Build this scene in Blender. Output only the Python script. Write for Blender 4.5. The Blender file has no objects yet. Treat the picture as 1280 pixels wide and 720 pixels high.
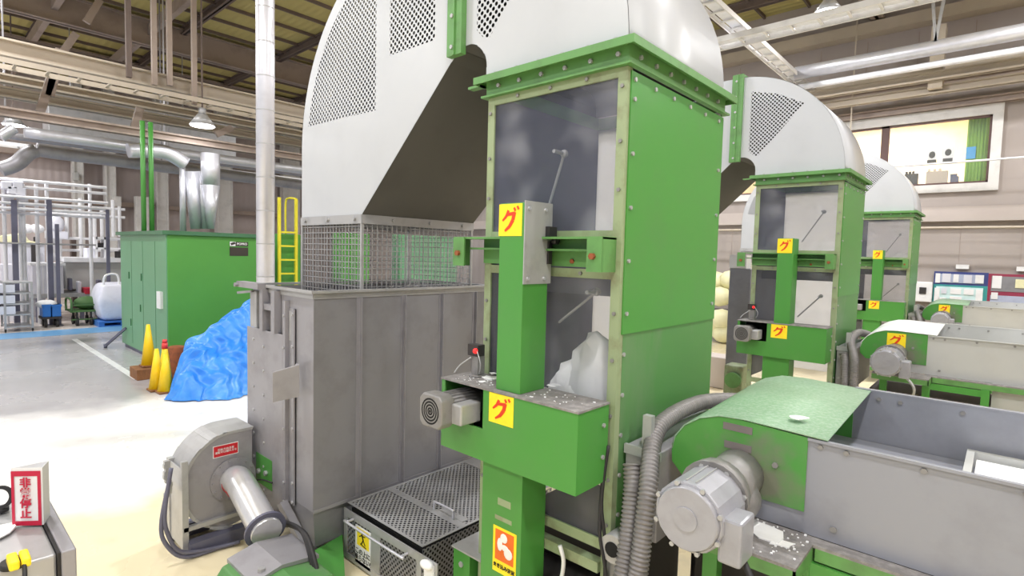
import bpy, bmesh, math, random
from mathutils import Vector, Matrix
from mathutils.geometry import delaunay_2d_cdt
random.seed(4)
PI = math.pi
col = bpy.context.scene.collection
sc = bpy.context.scene

# ------------------------------------------------------------------ camera
CAMZ = 2.5
YAW, PITCH, ROLL, FPX = math.radians(42.106), math.radians(3.518), math.radians(1.4624), 684.3
fw = Vector((-math.sin(YAW)*math.cos(PITCH), math.cos(YAW)*math.cos(PITCH), -math.sin(PITCH)))
r0 = Vector((math.cos(YAW), math.sin(YAW), 0)); u0 = r0.cross(fw)
rt = r0*math.cos(ROLL) + u0*math.sin(ROLL); up = -r0*math.sin(ROLL) + u0*math.cos(ROLL)
cam_d = bpy.data.cameras.new('camera'); cam = bpy.data.objects.new('camera', cam_d); col.objects.link(cam)
cam_d.sensor_width = 36; cam_d.lens = FPX*36/1280; cam_d.clip_end = 200; cam_d.clip_start = .05
cam.matrix_world = Matrix(((rt.x, up.x, -fw.x, 0), (rt.y, up.y, -fw.y, 0), (rt.z, up.z, -fw.z, CAMZ), (0, 0, 0, 1)))
sc.camera = cam
CAM = Vector((0, 0, CAMZ))
def ray(px, py): return fw*FPX + rt*(px-640) - up*(py-360)
def atX(px, py, x): v = ray(px, py); return CAM + v*(x/v.x)
def atY(px, py, y): v = ray(px, py); return CAM + v*(y/v.y)
def atZ(px, py, z): v = ray(px, py); return CAM + v*((z-CAMZ)/v.z)

# ------------------------------------------------------------------ world, exposure, lamps' power
sc.view_settings.view_transform = 'Standard'; sc.view_settings.look = 'None'
sc.view_settings.gamma = 1; sc.view_settings.use_curve_mapping = False
sc.view_settings.exposure = -0.12
w = bpy.data.worlds.new('ambient_fill'); sc.world = w; w.use_nodes = True
w.node_tree.nodes['Background'].inputs[0].default_value = (.93, .96, 1, 1)
w.node_tree.nodes['Background'].inputs[1].default_value = 0.75     # added soft fill, entering where no walls are built
LAMP_W = 300.0
OFFICE_W = 420.0
sc.cycles.max_bounces = 8; sc.cycles.diffuse_bounces = 4; sc.cycles.glossy_bounces = 4
sc.cycles.transparent_max_bounces = 24; sc.cycles.transmission_bounces = 6
sc.cycles.caustics_reflective = False; sc.cycles.caustics_refractive = False
sc.cycles.sample_clamp_indirect = 6

# ------------------------------------------------------------------ helpers: materials
def lin(c):
    o = []
    for v in c:
        v = v/255; o.append(v/12.92 if v <= .04045 else ((v+.055)/1.055)**2.4)
    return (*o, 1)
MATS = {}
def paint(name, c, rough=.5, metal=0, dirt=None, amount=.3, scale=3.0, bump=0.0, spec=.5, streak=False, lo=.48, hi=.72):
    m = bpy.data.materials.new(name); m.use_nodes = True; nt = m.node_tree; b = nt.nodes['Principled BSDF']
    b.inputs['Roughness'].default_value = rough; b.inputs['Metallic'].default_value = metal
    b.inputs['Specular IOR Level'].default_value = spec
    tc = nt.nodes.new('ShaderNodeTexCoord'); mp = nt.nodes.new('ShaderNodeMapping')
    nt.links.new(tc.outputs['Object'], mp.inputs[0])
    mp.inputs['Scale'].default_value = (1, 1, .25) if streak else (1, 1, 1)
    n = nt.nodes.new('ShaderNodeTexNoise'); n.inputs['Scale'].default_value = scale; n.inputs['Detail'].default_value = 6; n.inputs['Roughness'].default_value = .62
    nt.links.new(mp.outputs[0], n.inputs['Vector'])
    r = nt.nodes.new('ShaderNodeMapRange'); r.inputs[1].default_value = lo; r.inputs[2].default_value = hi; r.inputs[4].default_value = amount
    nt.links.new(n.outputs[0], r.inputs[0])
    mx = nt.nodes.new('ShaderNodeMix'); mx.data_type = 'RGBA'
    mx.inputs[6].default_value = lin(c); mx.inputs[7].default_value = lin(dirt or [v*.7 for v in c])
    nt.links.new(r.outputs[0], mx.inputs[0]); nt.links.new(mx.outputs[2], b.inputs['Base Color'])
    if bump:
        bp = nt.nodes.new('ShaderNodeBump'); bp.inputs['Strength'].default_value = bump; bp.inputs['Distance'].default_value = .01
        nt.links.new(n.outputs[0], bp.inputs['Height']); nt.links.new(bp.outputs[0], b.inputs['Normal'])
    MATS[name] = m; return m
def stained(name, base, c, centre, r0_, r1_):
    """grease and dust patch with a soft irregular edge round a shaft"""
    m = base.copy(); m.name = name; nt = m.node_tree; b = nt.nodes['Principled BSDF']; src = b.inputs['Base Color'].links[0].from_socket
    tc = nt.nodes.new('ShaderNodeTexCoord'); d = nt.nodes.new('ShaderNodeVectorMath'); d.operation = 'DISTANCE'; nt.links.new(tc.outputs['Object'], d.inputs[0]); d.inputs[1].default_value = centre
    n = nt.nodes.new('ShaderNodeTexNoise'); n.inputs['Scale'].default_value = 9; n.inputs['Detail'].default_value = 6; nt.links.new(tc.outputs['Object'], n.inputs['Vector'])
    a = nt.nodes.new('ShaderNodeMath'); a.operation = 'MULTIPLY_ADD'; nt.links.new(n.outputs[0], a.inputs[0]); a.inputs[1].default_value = .35; nt.links.new(d.outputs['Value'], a.inputs[2])
    r = nt.nodes.new('ShaderNodeMapRange'); nt.links.new(a.outputs[0], r.inputs[0]); r.inputs[1].default_value = r0_+.17; r.inputs[2].default_value = r1_+.17; r.inputs[3].default_value = .85; r.inputs[4].default_value = 0
    mx = nt.nodes.new('ShaderNodeMix'); mx.data_type = 'RGBA'; nt.links.new(r.outputs[0], mx.inputs[0]); nt.links.new(src, mx.inputs[6]); mx.inputs[7].default_value = lin(c)
    nt.links.new(mx.outputs[2], b.inputs['Base Color']); MATS[name] = m; return m
def glow(name, c, s):
    m = bpy.data.materials.new(name); m.use_nodes = True; b = m.node_tree.nodes['Principled BSDF']
    b.inputs['Base Color'].default_value = lin(c); b.inputs['Emission Color'].default_value = lin(c); b.inputs['Emission Strength'].default_value = s
    MATS[name] = m; return m
def perforate(name, base, pitch, rad, stagger=True):
    """sheet with round holes laid out on the UV map (UV is in metres)"""
    m = base.copy(); m.name = name; nt = m.node_tree; b = nt.nodes['Principled BSDF']; out = nt.nodes['Material Output']
    uv = nt.nodes.new('ShaderNodeUVMap')
    def grid(off):
        a = nt.nodes.new('ShaderNodeVectorMath'); a.operation = 'MULTIPLY_ADD'; nt.links.new(uv.outputs[0], a.inputs[0])
        a.inputs[1].default_value = (1/pitch, 1/pitch, 0); a.inputs[2].default_value = (100+off, 100+off, 0)
        f = nt.nodes.new('ShaderNodeVectorMath'); f.operation = 'FRACTION'; nt.links.new(a.outputs[0], f.inputs[0])
        d = nt.nodes.new('ShaderNodeVectorMath'); d.operation = 'DISTANCE'; nt.links.new(f.outputs[0], d.inputs[0]); d.inputs[1].default_value = (.5, .5, 0)
        return d.outputs['Value']
    g = grid(0)
    if stagger:
        mn = nt.nodes.new('ShaderNodeMath'); mn.operation = 'MINIMUM'; nt.links.new(g, mn.inputs[0]); nt.links.new(grid(.5), mn.inputs[1]); g = mn.outputs[0]
    lt = nt.nodes.new('ShaderNodeMath'); lt.operation = 'LESS_THAN'; nt.links.new(g, lt.inputs[0]); lt.inputs[1].default_value = rad/pitch
    tr = nt.nodes.new('ShaderNodeBsdfTransparent'); mx = nt.nodes.new('ShaderNodeMixShader')
    nt.links.new(lt.outputs[0], mx.inputs[0]); nt.links.new(b.outputs[0], mx.inputs[1]); nt.links.new(tr.outputs[0], mx.inputs[2])
    nt.links.new(mx.outputs[0], out.inputs[0]); MATS[name] = m; return m
def pane(name, tint, alpha, rough=.08, dust=None, dscale=2.2, dmax=.5):
    m = bpy.data.materials.new(name); m.use_nodes = True; nt = m.node_tree; b = nt.nodes['Principled BSDF']; out = nt.nodes['Material Output']
    b.inputs['Base Color'].default_value = lin(tint); b.inputs['Roughness'].default_value = rough
    tr = nt.nodes.new('ShaderNodeBsdfTransparent'); mx = nt.nodes.new('ShaderNodeMixShader')
    tc = nt.nodes.new('ShaderNodeTexCoord'); n = nt.nodes.new('ShaderNodeTexNoise'); n.inputs['Scale'].default_value = dscale; n.inputs['Detail'].default_value = 2
    nt.links.new(tc.outputs['Object'], n.inputs['Vector'])
    r = nt.nodes.new('ShaderNodeMapRange'); r.inputs[1].default_value = .5; r.inputs[2].default_value = .68
    r.inputs[3].default_value = alpha; r.inputs[4].default_value = dmax if dust else alpha
    nt.links.new(n.outputs[0], r.inputs[0])
    nt.links.new(r.outputs[0], mx.inputs[0]); nt.links.new(tr.outputs[0], mx.inputs[1]); nt.links.new(b.outputs[0], mx.inputs[2])
    if dust:
        r2 = nt.nodes.new('ShaderNodeMapRange'); r2.inputs[1].default_value = .5; r2.inputs[2].default_value = .66; nt.links.new(n.outputs[0], r2.inputs[0])
        cm = nt.nodes.new('ShaderNodeMix'); cm.data_type = 'RGBA'; cm.inputs[6].default_value = lin(tint); cm.inputs[7].default_value = lin(dust)
        nt.links.new(r2.outputs[0], cm.inputs[0]); nt.links.new(cm.outputs[2], b.inputs['Base Color'])
    nt.links.new(mx.outputs[0], out.inputs[0]); MATS[name] = m; return m

def milky(name, c, t):
    m = bpy.data.materials.new(name); m.use_nodes = True; nt = m.node_tree; b = nt.nodes['Principled BSDF']; out = nt.nodes['Material Output']
    b.inputs['Base Color'].default_value = lin(c); b.inputs['Roughness'].default_value = .4
    tl = nt.nodes.new('ShaderNodeBsdfTranslucent'); tl.inputs[0].default_value = lin(c); mx = nt.nodes.new('ShaderNodeMixShader'); mx.inputs[0].default_value = t
    nt.links.new(b.outputs[0], mx.inputs[1]); nt.links.new(tl.outputs[0], mx.inputs[2]); nt.links.new(mx.outputs[0], out.inputs[0]); MATS[name] = m
milky('milky_acrylic', (246, 246, 248), .85)
paint('duct_inner_shade', (70, 70, 70), .9)  # dark grey that paints the shade seen through the duct holes
# ------------------------------------------------------------------ helpers: geometry
class MB:
    def __init__(s): s.bm = bmesh.new()
    def poly(s, pts):
        try: return s.bm.faces.new([s.bm.verts.new(p) for p in pts])
        except ValueError: return None
    def box(s, x0, x1, y0, y1, z0, z1):
        x0, x1 = sorted((x0, x1)); y0, y1 = sorted((y0, y1)); z0, z1 = sorted((z0, z1))
        v = [s.bm.verts.new((x, y, z)) for x in (x0, x1) for y in (y0, y1) for z in (z0, z1)]
        for f in ((0, 1, 3, 2), (4, 6, 7, 5), (0, 4, 5, 1), (2, 3, 7, 6), (0, 2, 6, 4), (1, 5, 7, 3)): s.bm.faces.new([v[i] for i in f])
        return s
    def bar(s, a, b, w, h=None, upv=(0, 0, 1)):
        """rectangular bar from a to b"""
        a, b = Vector(a), Vector(b); h = h or w; d = (b-a).normalized(); uu = Vector(upv)
        if abs(d.dot(uu)) > .98: uu = Vector((0, 1, 0))
        e = d.cross(uu).normalized(); g = e.cross(d).normalized()
        v = [s.bm.verts.new(p + e*w/2*i + g*h/2*j) for p in (a, b) for i, j in ((-1, -1), (1, -1), (1, 1), (-1, 1))]
        for f in ((3, 2, 1, 0), (4, 5, 6, 7), (0, 1, 5, 4), (1, 2, 6, 5), (2, 3, 7, 6), (3, 0, 4, 7)): s.bm.faces.new([v[i] for i in f])
        return s
    def cyl(s, a, b, r, n=16, r2=None, caps=True):
        a, b = Vector(a), Vector(b); r2 = r if r2 is None else r2; d = (b-a).normalized()
        t = Vector((0, 0, 1)) if abs(d.z) < .9 else Vector((1, 0, 0)); e = d.cross(t).normalized(); g = d.cross(e)
        c0 = [s.bm.verts.new(a + (e*math.cos(2*PI*i/n)+g*math.sin(2*PI*i/n))*r) for i in range(n)]
        c1 = [s.bm.verts.new(b + (e*math.cos(2*PI*i/n)+g*math.sin(2*PI*i/n))*r2) for i in range(n)]
        for i in range(n):
            f = s.bm.faces.new((c0[i], c1[i], c1[(i+1) % n], c0[(i+1) % n])); f.smooth = n > 8
        if caps: s.bm.faces.new(c0); s.bm.faces.new(list(reversed(c1)))
        return s
    def tube(s, pts, r, n=10, ripple=0, rp=.02, caps=True):
        """smooth tube through points; ripple>0 gives the corrugations of a flexible hose"""
        P = [Vector(p) for p in pts]
        Q = []
        for i in range(len(P)-1):
            p0, p1, p2, p3 = P[max(i-1, 0)], P[i], P[i+1], P[min(i+2, len(P)-1)]
            L = (p2-p1).length; k = max(3, int(L/(rp/4))) if ripple else 6
            for j in range(k):
                t = j/k
                Q.append(.5*((2*p1)+(p2-p0)*t+(2*p0-5*p1+4*p2-p3)*t*t+(3*p1-p0-3*p2+p3)*t**3))
        Q.append(P[-1])
        prev = None; e = None; L = 0
        for i, q in enumerate(Q):
            d = (Q[min(i+1, len(Q)-1)]-Q[max(i-1, 0)]).normalized()
            if e is None:
                t = Vector((0, 0, 1)) if abs(d.z) < .9 else Vector((1, 0, 0)); e = d.cross(t).normalized()
            else:
                e = (e - d*e.dot(d)).normalized(); L += (q-Q[i-1]).length
            g = d.cross(e); rr = r + (ripple*math.sin(2*PI*L/rp) if ripple else 0)
            c = [s.bm.verts.new(q + (e*math.cos(2*PI*k/n)+g*math.sin(2*PI*k/n))*rr) for k in range(n)]
            if prev:
                for k in range(n):
                    f = s.bm.faces.new((prev[k], prev[(k+1) % n], c[(k+1) % n], c[k])); f.smooth = True
            elif caps: s.bm.faces.new(list(reversed(c)))
            prev = c
        if caps: s.bm.faces.new(prev)
        return s
    def prism(s, prof, axis, a0, a1, caps=True, skip=()):
        """profile in the plane across `axis`, pushed from a0 to a1"""
        def P(p, a): return {'Y': (p[0], a, p[1]), 'X': (a, p[0], p[1]), 'Z': (p[0], p[1], a)}[axis]
        c0 = [s.bm.verts.new(P(p, a0)) for p in prof]; c1 = [s.bm.verts.new(P(p, a1)) for p in prof]; n = len(prof)
        for i in range(n):
            if i in skip: continue
            s.bm.faces.new((c0[i], c0[(i+1) % n], c1[(i+1) % n], c1[i]))
        if caps: s.bm.faces.new(list(reversed(c0))); s.bm.faces.new(c1)
        return s
    def bolt(s, p, d, r=.011, h=.01):
        p = Vector(p); d = Vector(d).normalized(); return s.cyl(p-d*.002, p+d*h, r, 6)
    def ring(s, c, ax, ro, ri, h, n=28):
        c = Vector(c); d = Vector(ax).normalized(); t = Vector((0, 0, 1)) if abs(d.z) < .9 else Vector((1, 0, 0)); e = d.cross(t).normalized(); g = d.cross(e)
        R = []
        for rr, hh in ((ro, 0), (ro, h), (ri, h), (ri, 0)):
            R.append([s.bm.verts.new(c+d*hh+(e*math.cos(2*PI*i/n)+g*math.sin(2*PI*i/n))*rr) for i in range(n)])
        for k in range(4):
            for i in range(n): s.bm.faces.new((R[k][i], R[(k+1) % 4][i], R[(k+1) % 4][(i+1) % n], R[k][(i+1) % n]))
        return s
    def sphere(s, c, r, sx=1, sy=1, sz=1, n=16):
        m = Matrix.Translation(c) @ Matrix.Diagonal((r*sx, r*sy, r*sz, 1))
        for v in bmesh.ops.create_uvsphere(s.bm, u_segments=n, v_segments=n//2, radius=1, matrix=m)['verts']:
            for f in v.link_faces: f.smooth = True
        return s
def mesh_obj(name, mb, mat, base=(0, 0, 0), parent=None, bevel=0, solid=0, sub=0):
    bm = mb.bm; base = Vector(base)
    bmesh.ops.recalc_face_normals(bm, faces=bm.faces)
    uvl = bm.loops.layers.uv.new('UVMap')
    for f in bm.faces:
        f.normal_update(); nx, ny, nz = map(abs, f.normal)
        for l in f.loops:
            p = l.vert.co
            l[uvl].uv = (p.y, p.z) if nx >= ny and nx >= nz else ((p.x, p.z) if ny >= nz else (p.x, p.y))
    for v in bm.verts: v.co -= base
    me = bpy.data.meshes.new(name); bm.to_mesh(me); bm.free()
    me.materials.append(MATS[mat] if isinstance(mat, str) else mat)
    o = bpy.data.objects.new(name, me); col.objects.link(o)
    if parent is not None: o.parent = parent
    else: o.location = base
    if bevel:
        b = o.modifiers.new('bevel', 'BEVEL'); b.width = bevel; b.segments = 2; b.limit_method = 'ANGLE'
    if solid:
        b = o.modifiers.new('solid', 'SOLIDIFY'); b.thickness = solid; b.offset = -1
    if sub:
        b = o.modifiers.new('sub', 'SUBSURF'); b.levels = sub; b.render_levels = sub
    return o
def islands(mb):
    bm = mb.bm; seen = set(); out = []
    for v in bm.verts:
        if v in seen: continue
        st = [v]; seen.add(v); comp = []
        while st:
            a = st.pop(); comp.append(a)
            for e in a.link_edges:
                b = e.other_vert(a)
                if b not in seen: seen.add(b); st.append(b)
        n = MB(); mp = {x: n.bm.verts.new(x.co) for x in comp}; fs = {f for x in comp for f in x.link_faces}
        for f in sorted(fs, key=lambda f: f.calc_center_median()[:]): nf = n.bm.faces.new([mp[x] for x in f.verts]); nf.smooth = f.smooth
        out.append(n)
    bm.free(); return out
def tag(o, label, cat, group=None):
    o['label'] = label; o['category'] = cat
    if group: o['group'] = group
    return o
class Thing:
    def __init__(s, name, label, cat, base, group=None):
        s.base = Vector(base); s.o = bpy.data.objects.new(name, None); col.objects.link(s.o); s.o.location = s.base
        s.o.empty_display_size = .1; tag(s.o, label, cat, group)
    def part(s, name, mb, mat, parent=None, label=None, **k):
        o = mesh_obj(name, mb, mat, s.base, s.o if parent is None else parent, **k)
        if label: o['label'] = label
        return o
    def parts(s, name, mb, mat, parent=None, **k):
        for m in islands(mb): s.part(name, m, mat, parent, **k)
def single(name, mb, mat, label, cat, base, group=None, **k):
    return tag(mesh_obj(name, mb, mat, base, None, **k), label, cat, group)
def struct(name, mb, mat, **k):
    o = mesh_obj(name, mb, mat, (0, 0, 0), None, **k); o['kind'] = 'structure'; return o
def letters(name, body, size, origin, xdir, ydir, mat, base, parent, bold=0.0, thick=.001, align='CENTER', spacing=1.0, line=1.0):
    cu = bpy.data.curves.new(name, 'FONT'); cu.body = body; cu.size = size; cu.align_x = align; cu.align_y = 'CENTER'
    cu.extrude = thick; cu.offset = bold; cu.space_character = spacing; cu.space_line = line
    t = bpy.data.objects.new(name, cu); col.objects.link(t)
    dg = bpy.context.evaluated_depsgraph_get(); me = bpy.data.meshes.new_from_object(t.evaluated_get(dg))
    bpy.data.objects.remove(t)
    x = Vector(xdir).normalized(); y = Vector(ydir).normalized(); z = x.cross(y).normalized()
    M = Matrix(((x.x, y.x, z.x, origin[0]-base[0]), (x.y, y.y, z.y, origin[1]-base[1]), (x.z, y.z, z.z, origin[2]-base[2]), (0, 0, 0, 1)))
    me.transform(M); me.materials.clear(); me.materials.append(MATS[mat])
    o = bpy.data.objects.new(name, me); col.objects.link(o); o.parent = parent; return o

# ------------------------------------------------------------------ materials
GREEN = (76, 146, 64); GREEND = (66, 140, 55)
paint('green_paint', GREEN, .38, dirt=(88, 138, 78), amount=.45, scale=2.2)
paint('green_paint_worn', (84, 140, 76), .42, dirt=(116, 138, 108), amount=.75, scale=3.2, streak=True)
paint('green_dusty', (136, 172, 138), .5, dirt=(176, 196, 178), amount=.8, scale=55, lo=.42, hi=.75)
paint('green_flange', (98, 150, 84), .45, dirt=(74, 92, 60), amount=.45, scale=6)
paint('olive_frame', (150, 165, 128), .5, dirt=(118, 112, 84), amount=.7, scale=7)
paint('white_duct', (192, 195, 201), .33, dirt=(180, 183, 189), amount=.5, scale=1.5)
paint('duct_underside_shade', (88, 87, 86), .55, dirt=(70, 69, 68), amount=.6, scale=1.6)  # grey sheet steel, with the shade under the duct put into its colour
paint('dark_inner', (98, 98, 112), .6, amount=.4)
paint('inner_back', (190, 191, 198), .5, dirt=(160, 160, 168), amount=.6, scale=2)
paint('steel', (160, 158, 164), .46, .3, dirt=(128, 125, 129), amount=.6, scale=3.4, bump=.02)
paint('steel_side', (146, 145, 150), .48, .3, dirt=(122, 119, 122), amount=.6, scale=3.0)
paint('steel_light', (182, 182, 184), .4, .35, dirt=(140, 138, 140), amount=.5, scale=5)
paint('steel_dusty', (128, 124, 124), .7, .1, dirt=(176, 172, 170), amount=.6, scale=22, bump=.05, lo=.45, hi=.7)
paint('conveyor_grey', (150, 152, 162), .42, .2, dirt=(128, 128, 137), amount=.6, scale=2.8)
paint('conveyor_beige', (186, 187, 186), .5, .05, dirt=(168, 168, 166), amount=.4, scale=2)
paint('aluminium', (214, 214, 222), .36, .55, dirt=(190, 190, 196), amount=.5, scale=4)
paint('pipe_foil', (226, 226, 230), .28, .6, dirt=(200, 200, 206), amount=.5, scale=8, bump=.05)
paint('motor_cover', (160, 160, 168), .3, .1, dirt=(132, 130, 136), amount=.4, scale=8, bump=.04)
paint('motor_grey', (144, 142, 142), .5, .3, dirt=(110, 105, 100), amount=.6, scale=12)
paint('black_rubber', (42, 40, 42), .6, amount=.3)
paint('dark_hole', (14, 14, 16), .8)
paint('dark_machine', (54, 50, 50), .7, amount=.5)
paint('hose_grey', (134, 130, 130), .45, .1, dirt=(100, 96, 96), amount=.5, scale=9)
paint('sticker_yellow', (255, 228, 40), .45, dirt=(238, 196, 60), amount=.3, scale=18)
paint('sticker_white', (238, 238, 240), .45)
paint('sticker_orange', (238, 112, 36), .45)
paint('letter_red', (226, 62, 26), .5)
paint('letter_crimson', (198, 30, 66), .5)
paint('letter_black', (26, 22, 20), .5)
paint('letter_white', (245, 245, 245), .5)
paint('foam_white', (246, 246, 248), .8)
paint('tag_red', (205, 34, 48), .45)
paint('rust', (150, 84, 50), .8, dirt=(90, 60, 44), amount=.8, scale=14)
paint('red_band', (200, 80, 88), .6)
paint('tarp_blue', (46, 132, 226), .33, dirt=(112, 182, 244), amount=.6, scale=2.2)
paint('cone_yellow', (250, 208, 22), .4, dirt=(226, 176, 20), amount=.3)
paint('cone_tip_red', (222, 60, 60), .4)
paint('wood', (142, 96, 58), .7, dirt=(92, 58, 36), amount=.8, scale=9, streak=True)
paint('cabinet_pale', (104, 158, 118), .35, dirt=(96, 146, 108), amount=.4, scale=1.5)
paint('cabinet_green', (86, 156, 70), .35, dirt=(76, 142, 62), amount=.4, scale=1)
paint('cabinet_green_dark', (70, 118, 84), .4)
paint('ladder_yellow', (232, 218, 50), .45)
paint('plaque_dark', (58, 52, 44), .5)
paint('beam_brown', (168, 152, 142), .6, dirt=(112, 98, 90), amount=.5, scale=1.2)
paint('beam_beige', (196, 184, 168), .6, dirt=(168, 156, 142), amount=.5, scale=.8)
paint('beam_dark', (112, 98, 92), .7)
paint('white_post', (222, 220, 218), .5)
paint('white_pipe', (232, 232, 236), .35)
paint('slate_post', (104, 104, 124), .5)
paint('wall_panel', (190, 180, 174), .7, dirt=(182, 170, 164), amount=.4, scale=1)
paint('wall_cream', (242, 226, 196), .7)
paint('wall_kick', (120, 112, 112), .7)
paint('window_brown', (96, 70, 66), .5)
paint('curtain_green', (128, 172, 62), .8, dirt=(106, 148, 48), amount=.6, scale=6)
paint('notice_blue', (70, 160, 220), .6)
paint('board_navy', (60, 70, 130), .5)
paint('board_teal', (60, 150, 150), .5)
paint('board_maroon', (150, 52, 78), .5)
paint('board_face', (176, 184, 208), .5)
paint('board_mint', (206, 232, 232), .5)
paint('box_blue', (44, 112, 190), .5)
paint('bag_white', (228, 228, 240), .6, dirt=(206, 206, 222), amount=.6, scale=5)
paint('machine_white', (218, 218, 228), .45, dirt=(196, 196, 208), amount=.4)
paint('cream_plastic', (236, 232, 190), .5)
paint('red_tray', (206, 40, 66), .5)
paint('trolley_green', (74, 110, 60), .6)
paint('plastic_blue', (62, 120, 200), .5)
glow('lamp_glow', (255, 255, 255), 14)
glow('indicator_red', (255, 40, 40), 1.5)
glow('exit_green', (40, 230, 140), 1.5)
stained('green_hood', MATS['green_paint'], (122, 116, 108), (-.84, -.5, 1.45), .10, .26)
perforate('duct_perforated', MATS['white_duct'], .050, .0125)
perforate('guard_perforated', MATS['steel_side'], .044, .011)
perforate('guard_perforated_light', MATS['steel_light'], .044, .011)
pane('acrylic_smoky', (120, 124, 145), .17, .1, dust=(176, 178, 192), dscale=2.1, dmax=.26)
pane('acrylic_dusty', (150, 150, 162), .12, .12, dust=(196, 196, 206), dscale=1.9, dmax=.2)
pane('window_glass', (220, 230, 235), .06, .02)
# ================================================================== THE SETTING
# floor: cream near, then almost white, grey further back, a few scuffs
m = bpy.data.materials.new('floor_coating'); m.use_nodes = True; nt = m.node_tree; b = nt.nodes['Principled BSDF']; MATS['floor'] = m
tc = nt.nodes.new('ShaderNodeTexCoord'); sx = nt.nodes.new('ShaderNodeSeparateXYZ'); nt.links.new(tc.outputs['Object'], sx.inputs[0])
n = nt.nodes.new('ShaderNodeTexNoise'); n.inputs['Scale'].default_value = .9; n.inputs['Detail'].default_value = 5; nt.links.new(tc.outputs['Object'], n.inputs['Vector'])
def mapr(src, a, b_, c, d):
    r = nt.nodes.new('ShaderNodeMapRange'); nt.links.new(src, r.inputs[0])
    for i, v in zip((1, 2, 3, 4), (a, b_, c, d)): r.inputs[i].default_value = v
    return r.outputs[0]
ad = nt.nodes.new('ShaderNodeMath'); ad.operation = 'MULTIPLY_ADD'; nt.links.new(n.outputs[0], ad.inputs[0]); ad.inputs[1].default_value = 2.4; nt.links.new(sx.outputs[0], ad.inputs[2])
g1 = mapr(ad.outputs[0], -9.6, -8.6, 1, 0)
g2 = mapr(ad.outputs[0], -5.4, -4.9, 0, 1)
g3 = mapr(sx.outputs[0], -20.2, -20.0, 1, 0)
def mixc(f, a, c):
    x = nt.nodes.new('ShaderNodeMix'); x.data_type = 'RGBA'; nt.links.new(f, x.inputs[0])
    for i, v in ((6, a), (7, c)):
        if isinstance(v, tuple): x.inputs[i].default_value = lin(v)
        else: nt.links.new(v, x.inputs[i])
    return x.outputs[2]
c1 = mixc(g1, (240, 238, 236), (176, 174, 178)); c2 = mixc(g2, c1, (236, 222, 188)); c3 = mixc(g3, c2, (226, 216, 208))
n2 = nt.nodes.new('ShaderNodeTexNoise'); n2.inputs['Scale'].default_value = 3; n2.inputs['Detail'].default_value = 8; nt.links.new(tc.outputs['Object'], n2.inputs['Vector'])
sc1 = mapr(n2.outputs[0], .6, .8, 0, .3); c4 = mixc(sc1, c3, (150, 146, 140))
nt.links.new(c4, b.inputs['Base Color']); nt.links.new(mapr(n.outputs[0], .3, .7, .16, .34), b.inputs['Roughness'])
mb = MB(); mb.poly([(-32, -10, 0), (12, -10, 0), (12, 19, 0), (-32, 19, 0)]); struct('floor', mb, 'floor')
mb = MB(); a, b_, c, d = atZ(0, 419, 0), atZ(0, 429, 0), atZ(157, 411, 0), atZ(157, 404, 0)
xa = (a.x+d.x)/2; xb = (b_.x+c.x)/2
MATS['stripe_blue'] = paint('stripe_blue', (120, 178, 228), .3, amount=.2); paint('stripe_white', (236, 236, 238), .3)
mb.box(-20.1, -18.9, -9, 17.9, .001, .004); struct('trim_1', mb, 'stripe_blue')
mb = MB(); p, q = atZ(93, 424, 0), atZ(172, 474, 0); p.z = q.z = .003; mb.bar(p, q, .12, .004); struct('trim_2', mb, 'stripe_white')
# walls
def ribbed(name, c, c2, scale, axis):
    m = bpy.data.materials.new(name); m.use_nodes = True; nt = m.node_tree; b = nt.nodes['Principled BSDF']; b.inputs['Roughness'].default_value = .65
    tc = nt.nodes.new('ShaderNodeTexCoord'); wv = nt.nodes.new('ShaderNodeTexWave'); wv.bands_direction = axis; wv.inputs['Scale'].default_value = scale
    nt.links.new(tc.outputs['Object'], wv.inputs['Vector']); bp = nt.nodes.new('ShaderNodeBump'); bp.inputs['Strength'].default_value = .5; bp.inputs['Distance'].default_value = .03
    nt.links.new(wv.outputs['Fac'], bp.inputs['Height']); nt.links.new(bp.outputs[0], b.inputs['Normal'])
    nn = nt.nodes.new('ShaderNodeTexNoise'); nn.inputs['Scale'].default_value = .7; nt.links.new(tc.outputs['Object'], nn.inputs['Vector'])
    mx = nt.nodes.new('ShaderNodeMix'); mx.data_type = 'RGBA'; mx.inputs[6].default_value = lin(c); mx.inputs[7].default_value = lin(c2)
    nt.links.new(nn.outputs[0], mx.inputs[0]); nt.links.new(mx.outputs[2], b.inputs['Base Color']); MATS[name] = m
ribbed('wall_ribbed', (206, 194, 192), (188, 176, 174), 1.1, 'Y')
ribbed('wall_ribbed_low', (178, 168, 163), (164, 154, 149), .8, 'X')
ribbed('roof_ribbed', (196, 184, 118), (176, 164, 104), 1.3, 'Y')
mb = MB(); mb.box(-32.2, -32, -10, 19, 0, 10.2); struct('wall_left', mb, 'wall_ribbed')
mb = MB(); mb.box(-32, 12, -10, 18.2, 10.0, 10.2); mb.box(-32, 12, -10, 19, 10.2, 10.3); struct('ceiling', mb, 'roof_ribbed')
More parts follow.
